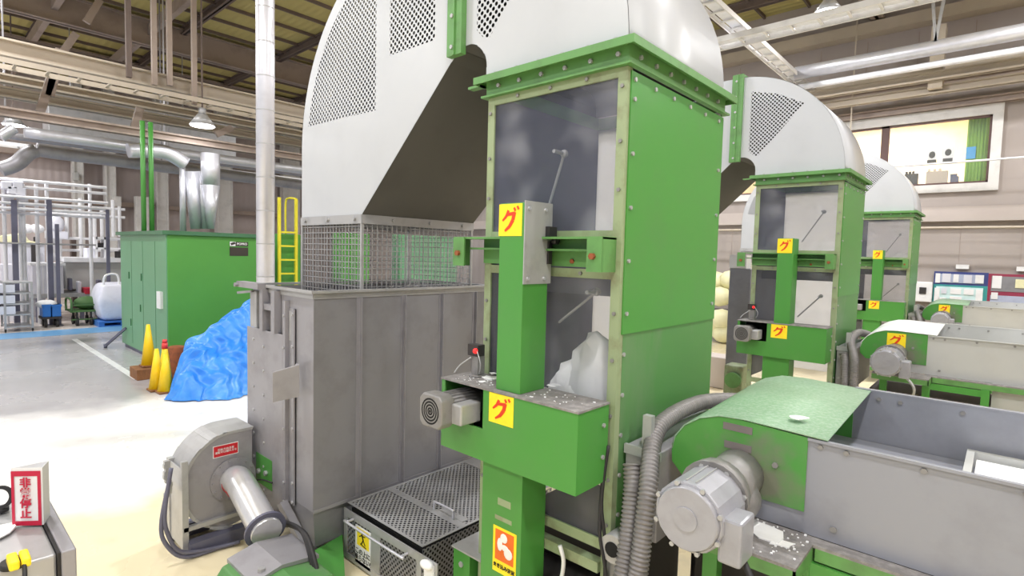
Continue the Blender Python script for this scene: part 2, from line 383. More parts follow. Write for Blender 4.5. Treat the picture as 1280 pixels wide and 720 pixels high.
# back wall with the opening of the office window
WX0, WX1, WZ0, WZ1 = -7.0, -.5, 4.57, 6.22
mb = MB(); mb.box(-32, WX0, 18, 18.2, 0, 10.2); mb.box(WX1, 12, 18, 18.2, 0, 10.2); mb.box(WX0, WX1, 18, 18.2, 0, WZ0); mb.box(WX0, WX1, 18, 18.2, WZ1, 10.2)
struct('wall_back', mb, 'wall_ribbed_low')
mb = MB()
for x in [-9+1.15*i for i in range(14)]: mb.box(x, x+.006, 17.993, 18, 0, 3.62)
for x in [-9+1.15*i for i in range(14)]: mb.box(x, x+.014, 17.985, 18, 7.1, 8.6)
struct('trim_3', mb, 'beam_brown')
mb = MB(); mb.box(-30, 10, 17.75, 18, 3.62, 3.78); mb.box(-30, 10, 17.9, 18, 3.78, 4.0); struct('trim_4', mb, 'wall_panel')
mb = MB(); mb.box(-30, 10, 17.93, 18, 6.95, 7.25); struct('trim_5', mb, 'beam_brown')
mb = MB(); mb.box(-30, 10, 17.7, 18, 7.25, 7.6); mb.box(-30, 10, 17.6, 18, 8.7, 9.0); struct('trim_6', mb, 'beam_beige')
mb = MB(); mb.box(-14, 8, 17.9, 17.995, 0, .9); struct('baseboard_back', mb, 'wall_kick')
mb = MB(); mb.box(12, 12.2, -10, 18.2, 0, 10.2); struct('wall_right_unseen', mb, 'wall_ribbed')  # unseen wall, added to keep the fill light off the +X sides
# office window
win = MB(); fr = .2
for x0, x1, z0, z1 in ((WX0-fr, WX1+fr, WZ1, WZ1+fr*1.9), (WX0-fr, WX1+fr, WZ0-fr, WZ0), (WX0-fr, WX0, WZ0, WZ1), (WX1, WX1+fr, WZ0, WZ1)): win.box(x0, x1, 17.88, 18.0, z0, z1)
wo = struct('window_1', win, 'white_post')
mb = MB()
for x0, x1, z0, z1 in ((WX0, WX1, WZ1-.05, WZ1), (WX0, WX1, WZ0, WZ0+.05), (WX1-.05, WX1, WZ0, WZ1), (WX0, WX0+.05, WZ0, WZ1), (-2.78, -2.6, WZ0, WZ1), (-4.9, -4.75, WZ0, WZ1)): mb.box(x0, x1, 17.95, 18.05, z0, z1)
mesh_obj('sash', mb, 'window_brown', parent=wo)
mb = MB(); mb.box(WX0+.05, WX1-.05, 17.99, 17.996, WZ0+.05, WZ1-.05); mesh_obj('glass', mb, 'window_glass', parent=wo)
mb = MB(); mb.box(-9, 2, 18.2, 23, 4.1, 4.15); mb.box(-9, 2, 22.9, 23, 4.1, 7.3); mb.box(-9, -8.9, 18.2, 23, 4.1, 7.3); mb.box(1.9, 2, 18.2, 23, 4.1, 7.3); mb.box(-9, 2, 18.2, 23, 7.3, 7.35)
struct('wall_office', mb, 'wall_cream')
mb = MB()
for i in range(12):
    x = -.95+.4*i/12; mb.cyl((x, 18.35+.025*(i % 2), WZ0-.1), (x, 18.35+.025*(i % 2), WZ1+.15), .032, 8)
single('window_curtain', mb, 'curtain_green', 'green curtain drawn to the right end of the upstairs office window', 'curtain', (-.8, 18.35, WZ0))
def sheet(name, px0, py0, px1, py1, mat, label, cat, Y=18.3, group=None, thick=.012):
    a, b_ = atY(px0, py0, Y), atY(px1, py1, Y); mb = MB(); mb.box(a.x, b_.x, Y, Y+thick, b_.z, a.z)
    return single(name, mb, mat, label, cat, ((a.x+b_.x)/2, Y, b_.z), group)
sheet('notice', 1208, 184, 1219, 198, 'notice_blue', 'small blue notice inside the upstairs office window', 'notice')
for (x, y0, y1, wpx, lab) in ((1165, 188, 206, 9, 'white poster of a dark haired figure, left one in the office window'), (1185, 184, 205, 13, 'white poster of a dark haired figure, right one in the office window')):
    a = atY(x-wpx/2, y0, 18.3); b_ = atY(x+wpx/2, y1, 18.3)
    t = Thing('poster', lab, 'poster', ((a.x+b_.x)/2, 18.3, b_.z)); mb = MB(); mb.box(a.x, b_.x, 18.3, 18.31, b_.z, a.z); t.part('sheet', mb, 'sticker_white')
    cx = (a.x+b_.x)/2; H = a.z-b_.z; mb = MB(); mb.sphere((cx, 18.298, b_.z+H*.68), .09, .8, .1, 1.0, 10); mb.box(cx-.1, cx+.1, 18.296, 18.3, b_.z+H*.12, b_.z+H*.35); t.part('figure', mb, 'plaque_dark')
for (x0, x1, y0, y1, lab, mt) in ((1131, 1147, 218, 230, 'dark basket on the sill, leftmost thing in the office window', 'plaque_dark'), (1158, 1184, 215, 228, 'rack of small grey bottles on the office window sill', 'beam_beige'), (1188, 1198, 221, 228, 'small grey box on the office window sill near the curtain', 'slate_post')):
    a = atY(x0, y0, 18.4); b_ = atY(x1, y1, 18.4); mb = MB(); mb.box(a.x, b_.x, 18.35, 18.5, WZ0-.02, a.z)
    for i in range(3): mb.cyl((a.x+(b_.x-a.x)*(i+.5)/4, 18.42, a.z), (a.x+(b_.x-a.x)*(i+.5)/4, 18.42, a.z+.07), .03, 8)
    single('sill_item', mb, mt, lab, 'office clutter', ((a.x+b_.x)/2, 18.42, WZ0-.02))
mb = MB(); mb.box(-8, 1, 18.3, 18.6, WZ0-.08, WZ0-.02); struct('trim_7', mb, 'white_post')
la = bpy.data.lights.new('office_light', 'AREA'); la.energy = OFFICE_W; la.size = 3; lo = bpy.data.objects.new('office_light', la); lo.location = (-3.5, 20.4, 7.2); col.objects.link(lo)
mb = MB(); mb.box(-5, -2, 20.2, 20.6, 7.22, 7.3); single('ceiling_light', mb, 'lamp_glow', 'long office ceiling light seen through the upstairs window', 'light', (-3.5, 20.4, 7.22))

# girders and purlins of the hall
tn = [10]
def beamY(X, ztop, zbot, thick, mat, y0=-9, y1=17.9, flange=True):
    mb = MB(); mb.box(X-thick*.25, X+thick*.25, y0, y1, zbot, ztop)
    if flange: mb.box(X-thick, X+thick, y0, y1, zbot, zbot+.04); mb.box(X-thick, X+thick, y0, y1, ztop-.04, ztop)
    tn[0] += 1; return struct('trim_%d' % tn[0], mb, mat)
def beamX(Y, ztop, zbot, thick, mat, x0=-32, x1=10, flange=True):
    mb = MB(); mb.box(x0, x1, Y-thick*.25, Y+thick*.25, zbot, ztop)
    if flange: mb.box(x0, x1, Y-thick, Y+thick, zbot, zbot+.04); mb.box(x0, x1, Y-thick, Y+thick, ztop-.04, ztop)
    tn[0] += 1; return struct('trim_%d' % tn[0], mb, mat)
for X in (-27, -21.5, -9, -3, 3): beamY(X, 9.9, 9.05, .16, 'beam_brown')
for Y in (3.2, 6.6, 9.9, 13.2, 16.5): beamX(Y, 9.98, 9.72, .09, 'beam_dark')
mb = MB()
for X in [-31+1.25*i for i in range(33)]: mb.box(X-.03, X+.03, -9, 17.9, 9.9, 10.0)
struct('trim_8', mb, 'beam_dark')
def z_at(px, py, X): return atX(px, py, X).z
for (X, ya, yb, th, mat) in ((-16.5, 92, 103, .14, 'beam_beige'), (-17, 108, 121, .14, 'beam_beige'), (-15, 133, 145, .12, 'beam_brown'), (-19, 43, 48, .08, 'beam_dark')):
    beamY(X, z_at(0, ya, X), z_at(0, yb, X), th, mat)
# columns of the left wall
def wallcol(px0, px1, name, X=-31.4, z1=10.0, mat='white_post'):
    a = atX(px0, 250, X); b_ = atX(px1, 250, X); mb = MB(); mb.box(X-.2, X+.2, a.y, b_.y, 0, z1); mb.box(X-.2, X+.28, a.y-.02, a.y+.05, 0, z1); mb.box(X-.2, X+.28, b_.y-.05, b_.y+.02, 0, z1)
    tn[0] += 1; struct('trim_%d' % tn[0], mb, mat)
for a, b_ in ((91, 103), (131, 143), (194, 208), (270, 288), (352, 372), (420, 440)): wallcol(a, b_, '')
mb = MB(); mb.box(-31.9, -31.2, -9, 17.9, 6.2, 6.6); mb.box(-31.9, -31.4, -9, 17.9, 4.3, 4.5); struct('trim_9', mb, 'beam_brown')
# ================================================================== THE THREE GREEN MACHINES
def sticker_gu(T, parent, x0, x1, z0, z1, y):
    """yellow square with the red katakana, facing -Y"""
    mb = MB(); mb.box(x0, x1, y-.002, y, z0, z1); s = T.part('warning_sticker', mb, 'sticker_yellow', parent)
    w_ = x1-x0; h_ = z1-z0; mb = MB()
    def P(u, v): return (x0+w_*u, y-.0035, z0+h_*v)
    lay = [0]
    def stroke(pts, ws):                                   # brush stroke of changing width
        for (a, b), (wa, wb) in zip(zip(pts, pts[1:]), zip(ws, ws[1:])):
            d = Vector((b[0]-a[0], b[1]-a[1])).normalized(); n = Vector((-d.y, d.x))
            q = [(a[0]+n.x*wa/2, a[1]+n.y*wa/2), (b[0]+n.x*wb/2, b[1]+n.y*wb/2), (b[0]-n.x*wb/2, b[1]-n.y*wb/2), (a[0]-n.x*wa/2, a[1]-n.y*wa/2)]
            lay[0] += .00025; c = [mb.bm.verts.new((P(*p)[0], y-.003-lay[0], P(*p)[2])) for p in q]; e = [mb.bm.verts.new((P(*p)[0], y-.002, P(*p)[2])) for p in q]
            mb.bm.faces.new(c)
            for i in range(4): mb.bm.faces.new((c[i], e[i], e[(i+1) % 4], c[(i+1) % 4]))
    stroke([(.42, .80), (.33, .62), (.17, .48)], [.10, .10, .06])
    stroke([(.33, .67), (.70, .70)], [.10, .11]); stroke([(.68, .74), (.62, .50), (.48, .30), (.28, .16)], [.13, .13, .11, .06])
    stroke([(.66, .88), (.72, .78)], [.06, .07]); stroke([(.80, .92), (.86, .82)], [.06, .07])
    T.part('red_letter', mb, 'letter_red', s)
    return s
def arc(cx, cz, r, a0, a1, n): return [(cx+r*math.cos(math.radians(a0+(a1-a0)*i/n)), cz+r*math.sin(math.radians(a0+(a1-a0)*i/n))) for i in range(n+1)]
ORD = ['nearest', 'middle', 'farthest']
def machine(k, oy, detail=True):
    which = ORD[k]
    # ---------------- tower
    T = Thing('machine_tower', '%s of the three tall green box towers with framed front windows' % which, 'machine', (-2.0, oy+3.125, 0), 'green machine towers')
    y0, y1 = oy+2.5, oy+3.75
    mb = MB(); mb.box(-1.511, -1.499, y0+.051, y1, .95, 2.12); T.part('lower_side_panel', mb, 'green_paint_worn')
    mb = MB(); mb.box(-1.505, -1.492, y0+.03, y1, 2.09, 3.46); T.part('upper_side_panel', mb, 'green_paint')
    mb = MB()
    for i in range(6): mb.bolt((-1.492, y0+.06+i*.22, 3.42), (1, 0, 0), .012)
    for i in range(5): mb.bolt((-1.492, y0+.06, 2.2+i*.28), (1, 0, 0), .012); mb.bolt((-1.5, y0+.06, 1.1+i*.22), (1, 0, 0), .012)
    for i in range(4): mb.bolt((-1.492, y1-.06, 2.2+i*.3), (1, 0, 0), .012)
    T.parts('bolt', mb, 'steel_light')
    mb = MB(); mb.box(-2.5, -2.488, y0+.03, y1, .95, 3.5); T.part('inner_side_wall', mb, 'dark_inner')
    mb = MB(); mb.box(-2.488, -1.513, y1-.012, y1, .95, 3.5); T.part('back_wall', mb, 'milky_acrylic')
    mb = MB()
    for x in (-2.5, -1.5): 
        s = 1 if x < -2 else -1
        mb.box(x, x+s*.055, y0, y0+.012, .0, 3.477); mb.box(x, x+s*.012, y0+.0121, y0+.05, 0, 3.477); mb.box(x, x+s*.05, y1-.05, y1+.002, 0, .95)
    for z0, z1 in ((3.43, 3.5), (2.60, 2.64), (2.38, 2.43), (.9, .96)): mb.box(-2.445, -1.555, y0+.001, y0+.013, z0, z1)
    mb.box(-2.445, -1.555, y0-.03, y0+.03, .78, .84); T.part('window_frame', mb, 'olive_frame')
    mb = MB()
    for z in (3.38, 3.1, 2.85, 2.2, 1.95, 1.65, 1.3, 1.05):
        mb.bolt((-2.475, y0, z), (0, -1, 0), .011); mb.bolt((-1.527, y0, z), (0, -1, 0), .011)
    for x in (-2.25, -2.0, -1.75): mb.bolt((x, y0, 3.455), (0, -1, 0), .011); mb.bolt((x, y0, 2.405), (0, -1, 0), .011)
    T.parts('bolt', mb, 'motor_grey')
    mb = MB(); mb.box(-2.455, -1.545, y0+.013, y0+.019, 2.62, 3.45); T.part('upper_window', mb, 'acrylic_smoky')
    mb = MB(); mb.box(-2.455, -1.545, y0+.013, y0+.019, .93, 2.4); T.part('lower_window', mb, 'acrylic_dusty')
    # rail across the front
    mb = MB(); mb.box(-2.64, -1.53, y0-.13, y0, 2.59, 2.602); mb.box(-2.55, -1.62, y0-.09, y0, 2.525, 2.537); mb.box(-2.5, -1.56, y0-.012, y0-.001, 2.44, 2.6)
    mb.box(-1.62, -1.53, y0-.14, y0-.128, 2.42, 2.602); mb.box(-1.54, -1.53, y0-.13, y0, 2.42, 2.6)
    mb.box(-2.65, -2.55, y0-.14, y0-.128, 2.42, 2.602); mb.box(-2.65, -2.64, y0-.13, y0, 2.42, 2.6); T.part('front_rail', mb, 'green_flange')
    mb = MB(); mb.bolt((-1.58, y0-.14, 2.5), (0, -1, 0), .018, .02); mb.bolt((-2.6, y0-.14, 2.5), (0, -1, 0), .018, .02); mb.bolt((-2.0, y0-.012, 2.47), (0, -1, 0), .014); mb.bolt((-1.8, y0-.012, 2.47), (0, -1, 0), .014)
    T.parts('bolt', mb, 'rust')
    # top flange ring
    mb = MB(); e = .07
    def ringbox(e0, e1, z0, z1):
        mb.box(-2.5-e1, -1.5+e1, y0-e1, y0-e0, z0, z1); mb.box(-2.5-e1, -1.5+e1, y1+e0, y1+e1, z0, z1)
        mb.box(-2.5-e1, -2.5-e0, y0-e0, y1+e0, z0, z1); mb.box(-1.5+e0, -1.5+e1, y0-e0, y1+e0, z0, z1)
    ringbox(.0101, e-.0101, 3.59, 3.601); ringbox(e-.01, e, 3.56, 3.602); ringbox(.0, .01, 3.4901, 3.60); ringbox(.0, .035, 3.478, 3.49)
    mb.box(-2.67, -2.56, y0-.02, y0+.03, 3.56, 3.575); T.part('top_flange', mb, 'green_flange')
    mb = MB()
    for i in range(6): mb.bolt((-2.4+i*.17, y0-.01, 3.54), (0, -1, 0), .013, .014); mb.bolt((-2.4+i*.17, y0-.045, 3.602), (0, 0, 1), .012, .012)
    for i in range(7): mb.bolt((-1.49, y0+.1+i*.17, 3.54), (1, 0, 0), .013, .014); mb.bolt((-1.455, y0+.1+i*.17, 3.602), (0, 0, 1), .012, .012)
    T.parts('bolt', mb, 'steel_light')
    # paddle levers seen through the windows
    for (xa, za, xb, zb) in (((-1.95, 2.75, -1.72, 3.12), (-1.95, 1.8, -1.7, 2.08)) if k else ((-2.1, 2.75, -1.98, 3.1), (-1.98, 2.1, -1.72, 2.3))):
        mb = MB(); mb.cyl((xa, y0+.12, za), (xb, y0+.12, zb), .008, 8); mb.sphere((xb, y0+.12, zb), .025, n=10); mb.cyl((xb, y0+.02, zb), (xb, y0+.14, zb), .012, 8); T.part('paddle_lever', mb, 'steel_light')
    # feed roll cover inside
    mb = MB(); mb.prism([(-2.48, 2.35), (-2.2, 2.5), (-1.75, 2.5), (-1.52, 2.3), (-1.52, 2.26), (-2.48, 2.26)], 'Y', y0+.35, y1-.02); T.part('inner_chute', mb, 'dark_inner')
    mb = MB(); mb.box(-2.487, -1.513, y0+.03, y1-.013, 1.46, 1.47); T.part('inner_floor', mb, 'dark_inner')
    # ---------------- arch duct
    D = Thing('arch_duct', 'white arched sheet metal duct with perforated panels over the %s green tower' % which, 'duct', (-3.2, oy+3.125, 2.79), 'white arched ducts')
    outer = [(-1.5, 3.604)] + arc(-2.8, 3.604, 1.3, 3, 90, 22) + arc(-3.45, 3.41, 1.494, 90, 180, 24) + [(-4.944, 2.79)]
    inner = [(-3.93, 2.79), (-2.86, 3.78), (-2.78, 3.845)] + arc(-2.70, 3.68, .175, 100, 0, 10)[1:] + [(-2.525, 3.604)]
    prof = outer + inner
    zoneA = [(-4.83, 3.62), (-3.75, 3.60), (-3.75, 4.74), (-4.02, 4.68)] + arc(-3.45, 3.41, 1.38, 117, 171, 10)
    zoneB = [(-3.57, 3.98), (-3.04, 3.97), (-3.04, 4.76), (-3.57, 4.76)]
    zoneC = [(-2.62, 3.93), (-2.56, 3.87), (-2.50, 3.86), (-1.98, 4.45), (-2.3, 4.62), (-2.62, 4.70)]
    def inside(p, poly):
        c = False; j = len(poly)-1
        for i in range(len(poly)):
            (xi, yi), (xj, yj) = poly[i], poly[j]
            if (yi > p[1]) != (yj > p[1]) and p[0] < (xj-xi)*(p[1]-yi)/(yj-yi)+xi: c = not c
            j = i
        return c
    pts, faces = [], []
    for poly in (prof, zoneA, zoneB, zoneC):
        faces.append(list(range(len(pts), len(pts)+len(poly)))); pts += poly
    res = delaunay_2d_cdt([Vector(p) for p in pts], [], faces, 0, 1e-5)
    vs, fs = res[0], res[2]
    solid, zones = MB(), [MB(), MB(), MB()]
    for f in fs:
        c = sum((vs[i] for i in f), Vector((0, 0)))/len(f); c = (c.x, c.y)
        if not inside(c, prof): continue
        tgt = solid
        for z, mbz in zip((zoneA, zoneB, zoneC), zones):
            if inside(c, z): tgt = mbz
        tgt.poly([(vs[i].x, y0, vs[i].y) for i in f])
        solid.poly([(vs[i].x, y1, vs[i].y) for i in f])
    bmesh.ops.remove_doubles(solid.bm, verts=solid.bm.verts, dist=1e-5)
    D.part('duct_cheek', solid, 'white_duct'); shade_ = MB()
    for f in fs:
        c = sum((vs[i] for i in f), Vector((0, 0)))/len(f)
        if inside((c.x, c.y), prof): shade_.poly([(vs[i].x, y1-.006, vs[i].y) for i in f])
    bmesh.ops.remove_doubles(shade_.bm, verts=shade_.bm.verts, dist=1e-5); D.part('duct_inner_shade', shade_, 'duct_inner_shade')  # extra dark sheet inside, standing in for shade behind the perforations
    for zb in zones:
        bmesh.ops.remove_doubles(zb.bm, verts=zb.bm.verts, dist=1e-5); D.part('perforated_panel', zb, 'duct_perforated')
    mb = MB()
    for i in range(len(outer)-1):
        p, q = outer[i], outer[i+1]; f = mb.poly([(p[0], y0, p[1]), (q[0], y0, q[1]), (q[0], y1, q[1]), (p[0], y1, p[1])]); f.smooth = True
    bmesh.ops.remove_doubles(mb.bm, verts=mb.bm.verts, dist=1e-5); D.part('outer_skin', mb, 'white_duct', solid=.003)
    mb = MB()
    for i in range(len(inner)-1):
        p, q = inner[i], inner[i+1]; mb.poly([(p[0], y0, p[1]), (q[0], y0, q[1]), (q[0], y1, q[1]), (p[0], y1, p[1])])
    D.part('inner_skin', mb, 'duct_underside_shade', solid=.003)
    mb = MB(); mb.box(-2.86, -2.80, y0-.045, y0-.001, 3.80, 4.9); mb.box(-2.78, -2.72, y0-.045, y0-.001, 3.80, 4.9); mb.box(-2.80, -2.78, y0-.055, y0-.001, 3.80, 4.94)
    mb.box(-2.86, -2.72, y0-.04, y1, 4.90, 4.94); mb.box(-2.86, -2.72, y1, y1+.04, 3.8, 4.94); D.part('seam_flange', mb, 'green_flange')
    mb = MB()
    for i in range(6): mb.bolt((-2.80, y0-.05, 3.85+i*.2), (0, -1, 0), .014, .014)
    D.parts('bolt', mb, 'steel_light')
    # ---------------- cage under the duct leg
    G = Thing('mesh_cage', 'square wire mesh cage between the %s white duct and its steel hopper' % which, 'cage', (-4.44, oy+3.125, 1.95), 'wire mesh cages')
    zt, zb_ = 2.79, 1.95
    def wires(fix, axis, a0, a1, mbb):
        t = .0028; n_ = int(round((a1-a0)/.05))
        for i in range(n_+1):
            a = a0+(a1-a0)*i/n_
            if axis == 'X': mbb.box(fix-t, fix+t, a-t, a+t, zb_, zt-.03)
            else: mbb.box(a-t, a+t, fix-t, fix+t, zb_, zt-.03)
        for i in range(17):
            z = zb_+.05*i
            if axis == 'X': mbb.box(fix-t, fix+t, a0, a1, z-t, z+t)
            else: mbb.box(a0, a1, fix-t, fix+t, z-t, z+t)
    for fix, ax, a0, a1 in ((-3.94, 'X', y0+.01, y1-.01), (-4.94, 'X', y0+.01, y1-.01), (y0+.01, 'Y', -4.94, -3.94), (y1-.01, 'Y', -4.94, -3.94)):
        mb = MB(); wires(fix, ax, a0, a1, mb); G.part('wire_panel', mb, 'steel_light')
    mb = MB()
    for x in (-4.94, -3.94):
        for y in (y0+.01, y1-.01): mb.box(x-.012, x+.012, y-.012, y+.012, zb_-.02, zt)
    for x0, x1, ya, yb in ((-4.95, -3.925, y0-.008, y0+.004), (-4.95, -3.925, y1-.004, y1+.008), (-3.935, -3.92, y0, y1), (-4.96, -4.945, y0, y1)): mb.box(x0, x1, ya, yb, zt-.07, zt+.005)
    G.part('cage_frame', mb, 'steel_light')
    mb = MB()
    for x in (-4.85, -4.45, -4.02): mb.bolt((x, y0-.008, 2.76), (0, -1, 0), .02, .02)
    for y in (.3, .7, 1.1): mb.bolt((-3.92, y0+y, 2.76), (1, 0, 0), .016, .02)
    G.parts('bolt', mb, 'steel_light')
    # ---------------- steel hopper
    ya, yb = oy+2.07, oy+3.95; xl, xr = -4.97, -3.90
    Hp = Thing('steel_hopper', 'open grey steel hopper bin with riveted ribs under the %s mesh cage' % which, 'hopper', (-4.43, oy+3.0, 0), 'grey steel hoppers')
    mb = MB(); mb.box(xr-.006, xr, ya, yb, .45, 2.16); Hp.part('side_wall', mb, 'steel_side')
    mb = MB(); mb.box(xl, xr-.006, ya, ya+.006, .45, 2.16); Hp.part('end_wall', mb, 'steel')
    mb = MB(); mb.box(xl, xl+.006, ya+.006, yb, .45, 2.16); mb.box(xl+.006, xr-.006, yb-.006, yb, .45, 2.16); Hp.part('far_walls', mb, 'steel_side')
    mb = MB()
    t = [(xl, ya), (xr, ya), (xr, yb), (xl, yb)]; u = [(xl+.25, ya+.04), (xr-.04, ya+.04), (xr-.12, yb-.3), (xl+.25, yb-.3)]
    for i in range(4):
        j = (i+1) % 4; mb.poly([(*t[i], .45), (*t[j], .45), (*u[j], .14), (*u[i], .14)])
    mb.poly([(*p, .14) for p in u]); Hp.part('tapered_bottom', mb, 'steel_side')
    mb = MB()
    for x0, x1, a, b_ in ((xl-.035, xr+.035, ya-.035, ya), (xl-.035, xr+.035, yb, yb+.035), (xl-.035, xl, ya, yb), (xr, xr+.035, ya, yb)): mb.box(x0, x1, a, b_, 2.165, 2.185); 
    for x0, x1, a, b_ in ((xl, xr, ya-.008, ya), (xr, xr+.008, ya, yb)): mb.box(x0, x1, a, b_, 2.12, 2.165)
    Hp.part('rim', mb, 'steel_light')
    mb = MB()
    for y in (.40, .84, 1.27, 1.7): mb.box(xr, xr+.03, ya+y, ya+y+.008, .45, 2.12); mb.box(xr, xr+.004, ya+y-.03, ya+y, .45, 2.12)
    mb.box(xr, xr+.006, ya, yb, .44, .465); Hp.parts('side_rib', mb, 'steel')
    mb = MB()
    for i in range(9): a = oy+2.75+i*.09; mb.bar((-4.2, a, 2.1), (-3.96, a+.07, 2.19), .06, .006)
    Hp.parts('louvre', mb, 'steel_light')
    mb = MB(); mb.bar((-4.85, ya+.1, .14), (-4.85, ya+.1, 0), .06); mb.bar((-4.0, ya+.1, .14), (-4.0, ya+.1, 0), .06); mb.bar((-4.85, yb-.4, .14), (-4.85, yb-.4, 0), .06); mb.bar((-4.1, yb-.4, .14), (-4.1, yb-.4, 0), .06)
    Hp.parts('foot', mb, 'steel_side')
    if k == 0:
        yf = ya-.03
        mb = MB(); mb.box(-5.02, -4.33, yf-.012, yf, .22, 1.80); Hp.part('cover_plate', mb, 'steel', bevel=.004)
        mb = MB()
        for i in range(7): mb.bolt((-4.88, yf-.012, 1.7-i*.21), (0, -1, 0), .014, .008); mb.bolt((-4.68, yf-.012, 1.66-i*.21), (0, -1, 0), .012, .008)
        Hp.parts('bolt', mb, 'steel_light')
        mb = MB(); mb.box(-4.33, -4.29, ya-.04, ya, .42, 2.08); mb.box(-4.22, -4.18, ya-.02, ya, .42, 2.02); mb.box(-4.33, -4.18, ya-.008, ya, .42, 2.02)
        Hp.part('slide_guide', mb, 'steel')
        mb = MB(); mb.box(-4.28, -4.19, ya-.012, ya-.009, 1.76, 2.0); Hp.part('bare_strip', mb, 'steel_light')
        mb = MB()
        for z in (1.98, 1.72, 1.05, .6, .44): mb.bolt((-4.20, ya-.02, z), (0, -1, 0), .014, .01); mb.bolt((-4.31, ya-.04, z-.02), (0, -1, 0), .012, .01)
        Hp.parts('bolt', mb, 'steel_light')
        mb = MB(); yk = yf-.02
        dl, dr = atY(341, 466, 1.84), atY(374, 456, 2.02); dl2, dr2 = atY(341, 503, 1.84), atY(374, 496, 2.02)
        mb.poly([tuple(dl), tuple(dr), tuple(dr2), tuple(dl2)]); mb.poly([tuple(dl), tuple(dr), (dr.x-.1, 2.05, dr.z-.01), (dl.x-.02, 2.0, dl.z-.01)]); mb.poly([tuple(dl), tuple(dl2), (dl2.x-.02, 2.0, dl2.z), (dl.x-.02, 2.0, dl.z)]); Hp.part('deflector_plate', mb, 'steel', solid=.006)
        mb = MB(); mb.box(-4.98, -4.85, ya-.03, ya-.002, 1.8, 2.12); Hp.part('white_strip', mb, 'steel_light')
        mb = MB(); mb.box(-4.72, -4.66, ya-.06, ya-.001, 1.80, 2.15); mb.box(-4.50, -4.44, ya-.06, ya-.001, 1.80, 2.15); mb.box(-4.659, -4.501, ya-.05, ya-.001, 1.98, 2.03); Hp.part('upper_bracket', mb, 'steel')
        mb = MB(); mb.box(-5.1, -4.66, ya-.1, ya-.03, 2.15, 2.2); mb.bolt((-5.07, ya-.1, 2.17), (0, -1, 0), .02, .03); mb.bar((-5.05, ya-.1, 2.1), (-4.9, ya-.04, 2.12), .04, .02); Hp.part('rim_latch', mb, 'steel')
        mb = MB(); mb.box(-4.83, -4.52, yf-.016, yf-.012, .44, .70); Hp.part('green_patch', mb, 'green_paint')
        mb = MB(); mb.bolt((-4.76, yf-.016, .55), (0, -1, 0), .022, .02); mb.bolt((-4.62, yf-.016, .57), (0, -1, 0), .022, .02); Hp.parts('bolt', mb, 'steel_light')
        mb = MB(); mb.tube([(-4.98, yf-.02, .9), (-5.02, yf-.04, .62), (-4.9, yf-.05, .45), (-4.62, yf-.05, .52), (-4.5, yf-.02, .52)], .007, 6); Hp.part('earth_wire', mb, 'black_rubber')
        mb = MB(); mb.box(-4.75, -4.62, yf-.06, yf, .10, .22); Hp.part('yellow_valve', mb, 'sticker_yellow', bevel=.01)
        mb = MB(); mb.bar((-4.3, ya-.06, .42), (-3.97, ya+.02, .05), .07, .05); Hp.part('diagonal_strut', mb, 'steel')
    # ---------------- gate feeder on the tower front
    F = Thing('gate_feeder', 'green gate column and motor housing on the front of the %s tower' % which, 'feeder', (-2.03, oy+2.35, 0), 'green gate feeders')
    by0, by1, bz0, bz1 = oy+2.19, y0-.03, 1.31, 1.735
    mb = MB(); th = .012
    mb.box(-2.18, -1.52, by0, by0+th, bz0, bz1-.01)                       # front right of the opening
    mb.box(-2.54, -2.18, by0, by0+th, bz0, 1.495); mb.box(-2.54, -2.51, by0, by0+th, 1.495, bz1-.01)
    mb.box(-2.54, -2.54+th, by0+th, by1, bz0, bz1-.01); mb.box(-1.52-th, -1.52, by0+th, by1, bz0, bz1-.01)
    mb.box(-2.54+th, -1.52-th, by0+th, by1, bz0, bz0+th); hb = F.part('housing', mb, 'green_paint')
    mb = MB(); mb.box(-2.545, -1.515, by0-.004, by1, bz1-.01, bz1); F.part('housing_top', mb, 'steel_dusty')
    mb = MB(); mb.box(-2.52, -2.19, by1-.02, by1-.005, bz0+.02, bz1-.012); F.part('housing_back', mb, 'dark_hole')
    mb = MB(); mb.bolt((-1.52, by0+.23, 1.45), (1, 0, 0), .012); mb.bolt((-1.52, by0+.23, 1.62), (1, 0, 0), .012); F.parts('bolt', mb, 'steel_light')
    sticker_gu(F, hb, -2.13, -1.945, 1.555, 1.722, by0)
    cy0 = oy+2.225
    mb = MB(); mb.box(-2.115, -1.935, cy0, oy+2.44, 1.735, 2.78); cc = F.part('gate_column', mb, 'green_paint', bevel=.004)
    sticker_gu(F, cc, -2.12, -1.95, 2.60, 2.775, cy0)
    if k: F_parts, F.parts = F.parts, (lambda *a, **q: None); F_part, F.part = F.part, (lambda *a, **q: None)
    mb = MB(); mb.box(-1.935, -1.928, cy0+.0, oy+2.46, 2.34, 2.79); F.part('side_plate', mb, 'steel_light')
    mb = MB(); mb.box(-1.928, -1.90, oy+2.4, oy+2.47, 2.6, 2.66); mb.cyl((-1.9, oy+2.44, 2.58), (-1.87, oy+2.44, 2.58), .02, 10); mb.box(-1.928, -1.915, oy+2.42, oy+2.45, 2.45, 2.58); F.part('latch', mb, 'black_rubber')
    mb = MB()
    for z in (2.37, 2.75): mb.bolt((-1.928, cy0+.03, z), (1, 0, 0), .01); mb.bolt((-1.928, cy0+.17, z), (1, 0, 0), .01)
    F.parts('bolt', mb, 'aluminium')
    if k: F.part = F_part; F.parts = F_parts
    mb = MB(); mb.box(-2.23, -1.92, oy+2.25, y0-.035, .25, 1.31); lc = F.part('lower_column', mb, 'green_paint', bevel=.004)
